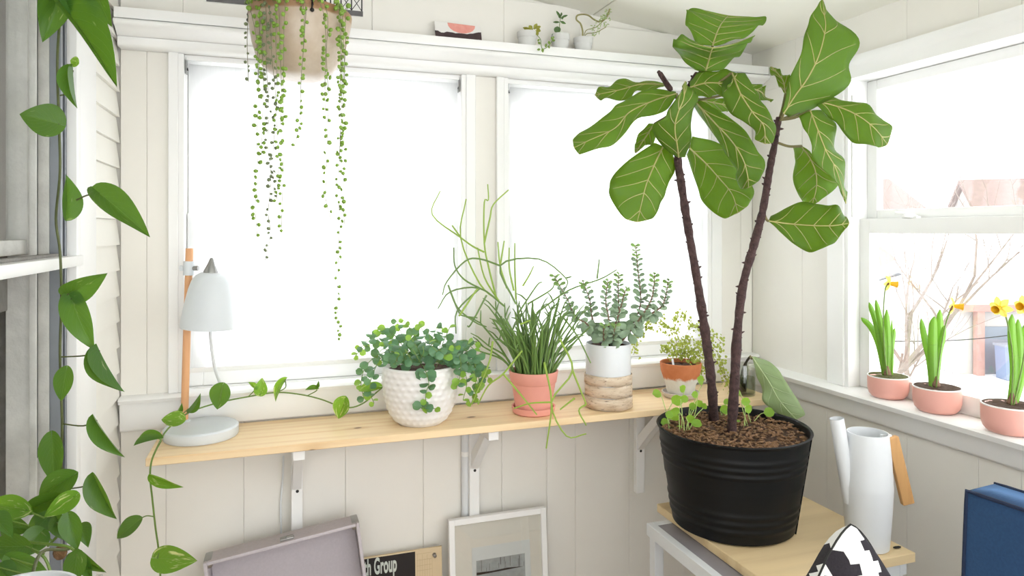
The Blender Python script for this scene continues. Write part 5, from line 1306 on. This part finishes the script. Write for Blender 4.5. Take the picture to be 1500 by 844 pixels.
# grey case
M['case_skin'] = paint('grey_case_cloth', 'c4bdc1', 0.8, 0.08, 120, 0.4)
M['case_lining'] = paint('grey_case_lining', 'b6b0b6', 0.9, 0.06, 160, 0.3)
cTL, cTR = PY(297, 826, 1.935), PY(526, 766, 1.935)
ex = (cTR-cTL); Wc = ex.length; Hc_ = 0.44; Dc = 0.075
Mc = plane_mtx(cTL, ex, math.radians(4)) @ Matrix.Translation((0, 0, -Hc_))
corner_low = min((Mc @ Vector((x, y, 0))).z for x in (0, Wc) for y in (0, Dc))
ZLOW = corner_low - 0.0005
case = thing('open_case', 'open grey cloth-covered case leaning on its side against the wall', 'case', Mc @ Vector((Wc/2, Dc/2, 0)))
w = 0.009
g = G()
for lo, hi in (((0, 0, 0), (w, Dc, Hc_)), ((Wc-w, 0, 0), (Wc, Dc, Hc_)), ((w, 0, 0), (Wc-w, Dc, w)), ((w, 0, Hc_-w), (Wc-w, Dc, Hc_)), ((w, Dc-0.006, w), (Wc-w, Dc, Hc_-w))): g.box(lo, hi, Mc)
shell = obj('case_shell', g, 'case_skin', case, bevel=0.0025, seg=2)
obj('lining', G().box((w+0.001, Dc-0.010, w+0.001), (Wc-w-0.001, Dc-0.0062, Hc_-w-0.001), Mc), 'case_lining', case, smooth=False)
xc = (PY(420, 790, 1.935)-cTL).length
cl_ = obj('clasp', G().box((xc-0.018, 0.008, Hc_+0.0003), (xc+0.018, 0.03, Hc_+0.006), Mc), 'steel', case, bevel=0.001)
obj('clasp_loop', G().tube([Mc @ Vector(q) for q in ((xc-0.002, 0.010, Hc_+0.006), (xc, 0.003, Hc_+0.012), (xc+0.016, 0.003, Hc_+0.012), (xc+0.018, 0.01, Hc_+0.006))], 0.0018, 6), 'steel', cl_)
for x0 in (-0.0008, Wc-0.0202):
    obj('corner_guard', G().box((x0, 0.01, Hc_-0.02), (x0+0.021, Dc+0.0008, Hc_+0.0008), Mc), 'steel', case, bevel=0.004)

# low bench out of the picture that carries the leaning things
M['bench'] = wood('bench_wood', 'c9ab84', 'b08f66', 0, 5)
bn = thing('low_bench', 'low wooden bench along the wall under the long shelf', 'bench', (0.33, 1.96, 0))
obj('bench_top', G().box((-0.36, 1.80, ZLOW-0.025), (0.9, 2.05, ZLOW)), 'bench', bn, bevel=0.002)
for x in (-0.33, 0.84):
    for y in (1.815, 2.005): obj('leg', G().box((x, y, 0), (x+0.03, y+0.03, ZLOW-0.0252)), 'bench', bn)

# poster board with black panel
M['beige'] = paint('beige_board', 'd9c4a0', 0.75, 0.06, 25, 0.1)
M['panel_black'] = paint('black_print_panel', '1a1413', 0.6, 0.1, 20, 0.05)
M['letter'] = paint('pale_letter_print', 'c9cfc6', 0.7, 0.02, 20, 0.0)
M['pencil_line'] = paint('faint_print_line', 'c3ad88', 0.8, 0.05, 20, 0.0)
bTR = PY(647, 800, 2.055); bTL = Vector((PY(500, 815, 2.055).x, 2.055, bTR.z)); Wb = (bTR-bTL).length; Hb = bTR.z - ZLOW - 0.001
ln = math.radians(3)
Mb = plane_mtx(Vector((bTL.x, 2.055, bTR.z)), Vector((1, 0, 0)), ln) @ Matrix.Translation((0, 0, -Hb))
dz = ZLOW + 0.0005 - min((Mb @ Vector((0, y, 0))).z for y in (0, 0.006)); Mb = Matrix.Translation((0, 0, dz)) @ Mb
po = thing('poster_board', 'beige board with a black panel lettered ith Group in pale type', 'poster', Mb @ Vector((Wb/2, 0, 0)))
obj('board', G().box((0, 0, 0), (Wb, 0.006, Hb), Mb), 'beige', po, smooth=False)
def on_board(u, v):
    q = PY(u, v, 2.055); return q.x - bTL.x, Hb - (bTR.z - q.z)
x1, _ = on_board(608, 806); _, zt = on_board(600, 809)
obj('black_panel', G().box((0.001, -0.0006, 0.02), (x1, -0.0001, zt), Mb), 'panel_black', po, smooth=False)
def text_mesh(s, mat):
    c = bpy.data.curves.new('lettering', 'FONT'); c.body = s; c.size = 1.0; c.offset = 0.03; c.extrude = 0.0; c.space_character = 1.05
    o_ = bpy.data.objects.new('lettering', c); COL.objects.link(o_)
    bpy.context.view_layer.update()
    me = bpy.data.meshes.new_from_object(o_.evaluated_get(bpy.context.evaluated_depsgraph_get()))
    bpy.data.objects.remove(o_); me.materials.clear(); me.materials.append(M[mat]); me.name = 'lettering'; return me
tm = text_mesh('ith Group', 'letter')
xs = [v.co.x for v in tm.vertices]; ys = [v.co.y for v in tm.vertices]
xa, za_ = on_board(530.5, 843); xb_, zb_ = on_board(581, 821)
sx_ = (xb_-xa)/(max(xs)-min(xs)); cap = max(ys); sz_ = (zb_-za_)/cap
sz_ *= 1.65
put('lettering', tm, Mb @ Matrix(((sx_, 0, 0, xa-min(xs)*sx_), (0, 0, -1, -0.0009), (0, sz_, 0, za_), (0, 0, 0, 1))), po)
g = G()
for i in range(9):
    u_ = 611 + 3.6*i; a, b = on_board(u_, 812-u_*0), on_board(u_, 843)
    if i < 7: g.box((a[0], -0.0005, b[1]-0.03), (a[0]+0.0008, -0.0001, a[1]-(0.012 if i % 2 else 0)), Mb)
for v_ in (812, 821, 829, 836):
    a, b = on_board(610, v_), on_board(632, v_-2); g.box((a[0], -0.0005, a[1]), (b[0], -0.0001, a[1]+0.0008), Mb)
q_ = obj('faint_lettering', g, 'pencil_line', po, smooth=False); q_['kind'] = 'stuff'
a = on_board(636, 812)
obj('push_pin', G().lathe([(0.006, 0), (0.0035, 0.003), (0.003, 0.008), (0.0055, 0.011), (0, 0.012)], Mb @ Vector((a[0], -0.0002, a[1])), 14, Matrix.Rotation(math.pi/2, 3, 'X')), 'steel', po)

# white frame
fTL, fTR = PY(657.5, 760, 2.03), PY(800, 747, 2.03)
zf = (fTL.z+fTR.z)/2; Wf = fTR.x-fTL.x; Hf = zf - ZLOW - 0.0005
Mf = plane_mtx(Vector((fTL.x, 2.03, zf)), Vector((1, 0, 0)), math.radians(5)) @ Matrix.Translation((0, 0, -Hf))
dz = ZLOW + 0.0005 - min((Mf @ Vector((0, y, 0))).z for y in (0, 0.02)); Mf = Matrix.Translation((0, 0, dz)) @ Mf
fr_ = thing('framed_print', 'white-framed ink print with a wide cream mat leaning below the shelf', 'picture', Mf @ Vector((Wf/2, 0, 0)))
wf = 0.018
for lo, hi in (((0, 0, 0), (wf, 0.02, Hf)), ((Wf-wf, 0, 0), (Wf, 0.02, Hf)), ((wf, 0, 0), (Wf-wf, 0.02, wf)), ((wf, 0, Hf-wf), (Wf-wf, 0.02, Hf))):
    obj('frame_rail', G().box(lo, hi, Mf), 'trim', fr_, bevel=0.0012, seg=1)
M['mat'] = paint('cream_mat_board', 'dedbcf', 0.85, 0.01, 30, 0.0)
M['printpaper'] = paint('pale_print_paper', 'd7dbd8', 0.85, 0.02, 20, 0.0)
M['wash_grey'] = paint('grey_ink_wash', 'a9aeac', 0.85, 0.18, 60, 0.0)
obj('mat_board', G().box((wf, 0.008, wf), (Wf-wf, 0.0095, Hf-wf), Mf), 'mat', fr_, smooth=False)
def on_f(u, v):
    q = PY(u, v, 2.03); return q.x-fTL.x, Hf-(zf-q.z)
ax0, az1 = on_f(691, 803); ax1, _ = on_f(776, 795)
obj('print_sheet', G().box((ax0, 0.0072, 0.06), (ax1, 0.0079, az1), Mf), 'printpaper', fr_, smooth=False)
bx0, bz1 = on_f(697, 821); bx1, bz2 = on_f(768, 813); _, bz0 = on_f(697, 838)
ps_ = obj('ink_wash', G().box((bx0, 0.0069, 0.1), (bx1, 0.0071, bz1), Mf), 'wash_grey', fr_, smooth=False)
_, hz_ = on_f(730, 834)
obj('ink_stroke', G().prism([(bx0, hz_-0.004), (bx0, hz_+0.004), (bx0+0.05, hz_+0.002), (bx0+0.1, hz_+0.004), (bx1-0.004, hz_), (bx0+0.09, hz_-0.002)], lambda x, z: Mf @ Vector((x, 0.0066, z)), lambda x, z: Mf @ Vector((x, 0.0068, z))), 'panel_black', fr_, smooth=False)
g = G(); rk = random.Random(9)
for i in range(26):
    x = rk.uniform(bx0, bx1-0.004); z = rk.uniform(0.12, hz_) if i % 2 else rk.uniform(hz_, bz1-0.02); g.box((x, 0.0066, z), (x+0.0012, 0.0068, min(bz1, z+rk.uniform(0.01, 0.05))), Mf)
q_ = obj('ink_lines', g, 'ink_grey', fr_, smooth=False); q_['kind'] = 'stuff'
obj('glazing', G().box((wf, 0.004, wf), (Wf-wf, 0.0055, Hf-wf), Mf), 'glass', fr_, smooth=False)

# ================================================================== daybed corner in the foreground
M['bedcloth'] = paint('grey_daybed_cloth', '8d8f93', 0.9, 0.05, 60, 0.3)
db = thing('daybed', 'low upholstered daybed carrying the two cushions', 'sofa', (1.15, 0.65, 0))
obj('mattress', G().box((0.78, 0.2, 0.26), (1.5, 1.16, 0.42)), 'bedcloth', db, bevel=0.025, seg=3)
obj('bed_frame', G().box((0.78, 0.2, 0.16), (1.5, 1.16, 0.2595)), 'stand', db, bevel=0.004)
for x in (0.8, 1.44):
    for y in (0.22, 1.1): obj('leg', G().box((x, y, 0), (x+0.04, y+0.04, 0.1595)), 'stand', db)
kk = NT('navy_felt'); n1 = kk.noise(kk.coord(), 220, 3); kk.l(kk.mix(n1, lin('16304e'), lin('1f4268')), kk.b.inputs['Base Color']); kk.b.inputs['Roughness'].default_value = 0.95
kk.b.inputs['Sheen Weight'].default_value = 0.5; kk.b.inputs['Sheen Tint'].default_value = lin('6fa0d8'); kk.bump(n1, 0.4, 0.001); M['navy'] = kk.m
M['navy_pipe'] = paint('navy_piping', '17253f', 0.9, 0.1, 80, 0.2)
tl_, tr_c = P(1416, 719, 1.25), P(1500, 748, 1.163)
dirn = Vector((tr_c.x-tl_.x, tr_c.y-tl_.y, 0)).normalized()       # along the cushion, towards the camera side
thk = Vector((-dirn.y, dirn.x, 0))
if thk.x < 0: thk = -thk
HN = tl_.z - 0.4205; LN = 0.5; TN = 0.085
lean = 0.07
def nav(a, b, c):            # along, thick, up
    bul = 1.0
    sx = math.sin(math.pi*max(0, min(1, a/LN))); szz = math.sin(math.pi*max(0, min(1, c/HN)))
    puff = 0.022*(sx*szz)**0.6*(1 if b > 0.5 else -1) if b in (0, 1) else 0
    inx = -0.012*math.sin(math.pi*c/HN)*(1-2*a/LN)*0 
    return Vector((tl_.x, tl_.y, 0.4205)) + dirn*a + thk*(b*TN + puff - lean*(HN-c)*0.5) + UPZ*c
nv = thing('box_cushion', 'navy blue box cushion with dark piping', 'cushion', nav(LN/2, 0.5, 0))
NA, NC = 24, 24
g = G()
for b in (0, 1): g.grid([[nav(LN*i/NA, b, HN*j/NC) for i in range(NA+1)] for j in range(NC+1)])
for a in (0, LN): g.grid([[nav(a, b, HN*j/NC)+dirn*(0.006*math.sin(math.pi*j/NC)*(-1 if a == 0 else 1)) for b in (0, 1)] for j in range(NC+1)])
for c in (0, HN): g.grid([[nav(LN*i/NA, b, c) for i in range(NA+1)] for b in (0, 1)])
me_o = obj('cushion_body', g, 'navy', nv)
bm = bmesh.new(); bm.from_mesh(me_o.data); bmesh.ops.remove_doubles(bm, verts=bm.verts, dist=0.0004); bmesh.ops.recalc_face_normals(bm, faces=bm.faces); bm.to_mesh(me_o.data); bm.free()
for b in (0, 1):
    lp = [nav(LN*i/NA, b, HN) for i in range(NA+1)] + [nav(LN, b, HN*(1-j/NC)) for j in range(1, NC+1)]
    lp2 = [nav(0, b, HN*j/NC)+dirn*-0.003*math.sin(math.pi*j/NC) for j in range(NC+1)]
    obj('piping', G().tube(lp2 + lp[1:], 0.0034, 8), 'navy_pipe', nv)

# black and white patterned pillow
apx = P(1246, 780, 1.2); PS = 0.36; dg = PS/math.sqrt(2)
cz = 0.4205 + dg + 0.004
pc0 = Vector((apx.x, apx.y, cz)); top_gap = apx.z - cz
phi = math.radians(16)
pu = (RT*math.cos(phi) + FW*math.sin(phi)); pn = (FW*math.cos(phi) - RT*math.sin(phi))
kk = NT('stepped_chevron_cloth'); uv = kk.n('ShaderNodeTexCoord').outputs['UV']; sp2_ = kk.n('ShaderNodeSeparateXYZ'); kk.l(uv, sp2_.inputs[0])
q1 = kk.math('SUBTRACT', sp2_.outputs[0], sp2_.outputs[1]); q2 = kk.math('ADD', sp2_.outputs[0], sp2_.outputs[1])   # across / up the diagonal
st1 = kk.math('SNAP', kk.math('SUBTRACT', 2.0, q2), 0.062)
pp_ = kk.math('PINGPONG', st1, 0.13)
sv1 = kk.math('FRACT', kk.math('DIVIDE', kk.math('ADD', kk.math('ADD', q1, 0.06), kk.math('MULTIPLY', pp_, 1.0)), 0.36))
msk = kk.math('GREATER_THAN', sv1, 0.5)
nz_ = kk.noise(kk.coord(), 300, 2)
kk.l(kk.mix(msk, kk.mix(nz_, lin('e9e8e4'), lin('f5f4f1')), kk.mix(nz_, lin('1d1a1f'), lin('332e35'))), kk.b.inputs['Base Color']); kk.b.inputs['Roughness'].default_value = 0.95; kk.bump(nz_, 0.4, 0.001); M['chevron'] = kk.m
N = 22
def pil(i, j, sgn):
    a, b = -1+2*i/N, -1+2*j/N
    h = 0.062*((1-a**4)*(1-b**4))**0.55
    rr = 1 - 0.20*(1-(a*a))*(b*b) - 0.20*(1-(b*b))*(a*a)
    # round the corner tips a little
    m = max(0, abs(a)+abs(b)-1.45)/0.55; rr *= 1-0.17*m*m
    x, z = (a-b)*dg/2*rr, (a+b)*dg/2/0.83*rr
    return pc0 + pu*x + UPZ*z + pn*h*sgn
pi_ = thing('patterned_pillow', 'black and white stepped-pattern pillow standing on its corner', 'pillow', pc0 - UPZ*dg)
for sgn in (-1, 1):
    obj('pillow_face', G().grid([[pil(i, j, sgn) for i in range(N+1)] for j in range(N+1)]), 'chevron', pi_)
ed = [pil(i, N, 1) for i in range(N+1)] + [pil(N, N-j, 1) for j in range(1, N+1)]; ed += [pil(N-i, 0, 1) for i in range(1, N+1)] + [pil(0, j, 1) for j in range(1, N+1)]
obj('edge_seam', G().tube(ed, 0.002, 6), 'black', pi_)

# ================================================================== outside the right window
M['snow'] = paint('snow', 'f2f4f7', 0.8, 0.03, 0.4, 0.3, 0.05)
M['brick'] = paint('brown_brick', 'ad8c82', 0.9, 0.15, 3, 0.2)
M['redtrim'] = paint('red_fascia', 'b08078', 0.7, 0.1, 2, 0.1)
M['shingle'] = paint('weathered_shingle', '8a7872', 0.9, 0.12, 3, 0.1)
M['stucco'] = paint('pale_stucco', 'b6b2ae', 0.9, 0.06, 2, 0.1)
M['darkdoor'] = paint('slate_door', '868d96', 0.7, 0.1, 2, 0.1)
M['bluebin'] = paint('blue_bin', '76849c', 0.6, 0.1, 3, 0.1)
M['twig'] = paint('grey_bark_twig', '85796f', 0.9, 0.2, 20, 0.4)
M['winglass'] = paint('far_window_glass', '8a9096', 0.2, 0.05, 2, 0.0)
ZG = -2.65
gr = obj('ground', G().grid([[Vector((-70+140*i/40, -70+160*j/40, ZG+(0.12*mnoise.noise(Vector((i*0.9, j*0.9, 2)))))) for i in range(41)] for j in range(41)]), 'snow')
struct(gr, 'snow-covered ground outside the windows')
def house(name, label, cat, u, t, wid, dep, eave_v, ridge_v, wallm, yaw=0.0, wins=(), roofm='snow', overhang=0.3, group=None):
    o = P(u, 337, t); o.z = ZG
    ce_, se_ = math.cos(yaw), math.sin(yaw)
    ex, ey = RT*ce_ + FW*se_, FW*ce_ - RT*se_
    ez = P(u, eave_v, t).z; rz = P(u, ridge_v, t + dep/2).z
    th = thing(name, label, cat, o, group)
    W = lambda x, y, z: Vector((o.x, o.y, 0)) + ex*x + ey*y + UPZ*z
    pts = [(0, ZG), (0, ez), (dep/2, rz-0.15), (dep, ez), (dep, ZG)]
    obj('walls', G().prism(pts, lambda y, z: W(0, y, z), lambda y, z: W(wid, y, z)), wallm, th, smooth=False)
    for s_ in (0, 1):
        y0 = -overhang if s_ == 0 else dep+overhang
        sl = (rz-ez)/(dep/2); z0 = ez - sl*overhang
        g = G().prism([(y0, z0), (dep/2, rz), (dep/2, rz+0.28), (y0, z0+0.28)], lambda y, z: W(-overhang, y, z), lambda y, z: W(wid+overhang, y, z))
        rf = obj('roof_slope', g, roofm, th, smooth=False)
        obj('fascia', G().box((0, 0, 0), (1, 1, 1), Matrix(((ex.x*(wid+2*overhang), ey.x*0.05, 0, W(-overhang, y0, 0).x), (ex.y*(wid+2*overhang), ey.y*0.05, 0, W(-overhang, y0, 0).y), (0, 0, 0.2, z0-0.2), (0, 0, 0, 1)))), 'redtrim', rf, smooth=False)
    for (x, z0, w_, h_) in wins:
        f = obj('window', G().prism([(x, z0), (x+w_, z0), (x+w_, z0+h_), (x, z0+h_)], lambda a, c: W(a, -0.06, c), lambda a, c: W(a, 0.02, c)), 'trim', th, smooth=False)
        obj('pane', G().prism([(x+.1, z0+.1), (x+w_-.1, z0+.1), (x+w_-.1, z0+h_-.1), (x+.1, z0+h_-.1)], lambda a, c: W(a, -0.08, c), lambda a, c: W(a, -0.061, c)), 'winglass', f, smooth=False)
    return th, W
ga, Wg = house('garage', 'low snow-roofed garage with a slate door beyond the daffodils', 'garage', 1400, 19.5, 6.5, 5.2, 440, 395, 'stucco', 0.0)
e0 = P(1426, 540, 19.4)
obj('corner_post', G().box((0, 0, 0), (0.2, 0.2, 2.0), Matrix.Translation(Wg(0.45, -0.26, ZG)) @ Matrix.Rotation(-YAW, 4, 'Z')), 'brick', ga, smooth=False)
obj('garage_door', G().box((0, 0, 0), (2.0, 0.06, 1.35), Matrix.Translation(Wg(0.75, -0.061, ZG)) @ Matrix.Rotation(-YAW, 4, 'Z')), 'darkdoor', ga, smooth=False)
for i, (x, s_) in enumerate(((0.75, 1.0), (1.3, 0.95), (1.85, 1.0))):
    b = Wg(x, -0.9, ZG+0.01)
    bi = thing('wheeled_bin', ('blue-grey wheeled bin standing next to the brick garage post', 'lower blue-grey wheeled bin between its two neighbours', 'blue-grey wheeled bin farthest from the brick garage post')[i], 'bin', b, 'wheeled bins at the garage')
    Rb = Matrix.Translation(b) @ Matrix.Rotation(-YAW, 4, 'Z')
    g = G().prism([(0.05, 0), (0.36, 0), (0.42, 0.9*s_), (0, 0.9*s_)], lambda x_, z: Rb @ Vector((x_, 0, z)), lambda x_, z: Rb @ Vector((x_, 0.4, z)))
    obj('bin_body', g, 'bluebin', bi, smooth=False)
    obj('bin_lid', G().box((-0.02, -0.02, 0.9*s_+0.001), (0.44, 0.44, 0.9*s_+0.06), Rb), 'darkdoor', bi, smooth=False)
house('brick_house', 'brick house with a snowy gable roof seen through the bare branches', 'house', 1258, 46, 8.5, 7, 318, 262, 'brick', 0.5, [(0.8, -1.0, 1.0, 1.2), (2.8, -1.0, 1.0, 1.2), (4.6, -1.0, 1.0, 1.2)], 'shingle')
house('brick_row_house', 'long low brick row with a snowy roof behind the garage', 'house', 1340, 28, 9, 5, 392, 352, 'brick', 0.05, [(0.6, -1.6, 1.0, 0.9), (2.2, -1.6, 1.0, 0.9), (3.8, -1.6, 1.0, 0.9)])
house('gabled_house', 'tall gabled house with red fascia rising behind the brick row', 'house', 1440, 40, 9, 8, 322, 270, 'stucco', -0.35, [(1.0, -0.6, 1.2, 1.3), (3.4, -0.6, 1.2, 1.3)], 'shingle')

def bare_tree(u, t, h, label, seed, spread=0.6, lean=Vector((0, 0, 0))):
    rb_ = random.Random(seed); o = P(u, 337, t); o.z = ZG
    th = thing('bare_tree', label, 'tree', o)
    segs = []
    def grow(p, d, L, r, lv):
        n = 4; pts = [p]; q = p.copy(); dd = d.copy()
        for i in range(n):
            dd = (dd + Vector((rb_.uniform(-1, 1), rb_.uniform(-1, 1), rb_.uniform(-0.5, 0.8)))*0.16).normalized(); q = q + dd*L/n; pts.append(q.copy())
        segs.append((pts, [r*(1-0.5*i/n) for i in range(n+1)], lv))
        if lv >= 4: return
        for c in range(3 if lv < 3 else 2):
            nd = (dd + Vector((rb_.uniform(-1, 1), rb_.uniform(-1, 1), rb_.uniform(-0.3, 0.6)))*spread).normalized()
            grow(pts[rb_.choice((2, 3, 4))], nd, L*rb_.uniform(0.6, 0.8), r*0.5, lv+1)
    grow(o - UPZ*0.1, (UPZ + lean).normalized(), h*0.36, h*0.012, 0)
    k_ = 0
    tr_o = None; g = G()
    for pts, rad, lv in segs:
        if lv == 0: tr_o = obj('trunk', G().tube(pts, rad, 8), 'twig', th)
        elif lv <= 2: obj('branch', G().tube(pts, rad, 6), 'twig', th)
        else: g.tube(pts, rad, 4)
    q = obj('twigs', g, 'twig', th); q['kind'] = 'stuff'
bare_tree(1290, 9.5, 6.2, 'bare grey winter tree standing in the snow outside the daffodil window', 3, 0.75, RT*0.35)
bare_tree(1345, 15, 6.5, 'slender bare winter tree beside the garage', 8, 0.7, RT*-0.1)
wl0, wl1 = P(1300, 500, 16), P(1560, 478, 16)
tag(obj('overhead_wire', G().tube([wl0 + (wl1-wl0)*(i/12.0) - UPZ*0.12*math.sin(math.pi*i/12) for i in range(13)], 0.012, 6), 'black'), 'thin dark wire strung across the snowy yard', 'wire')
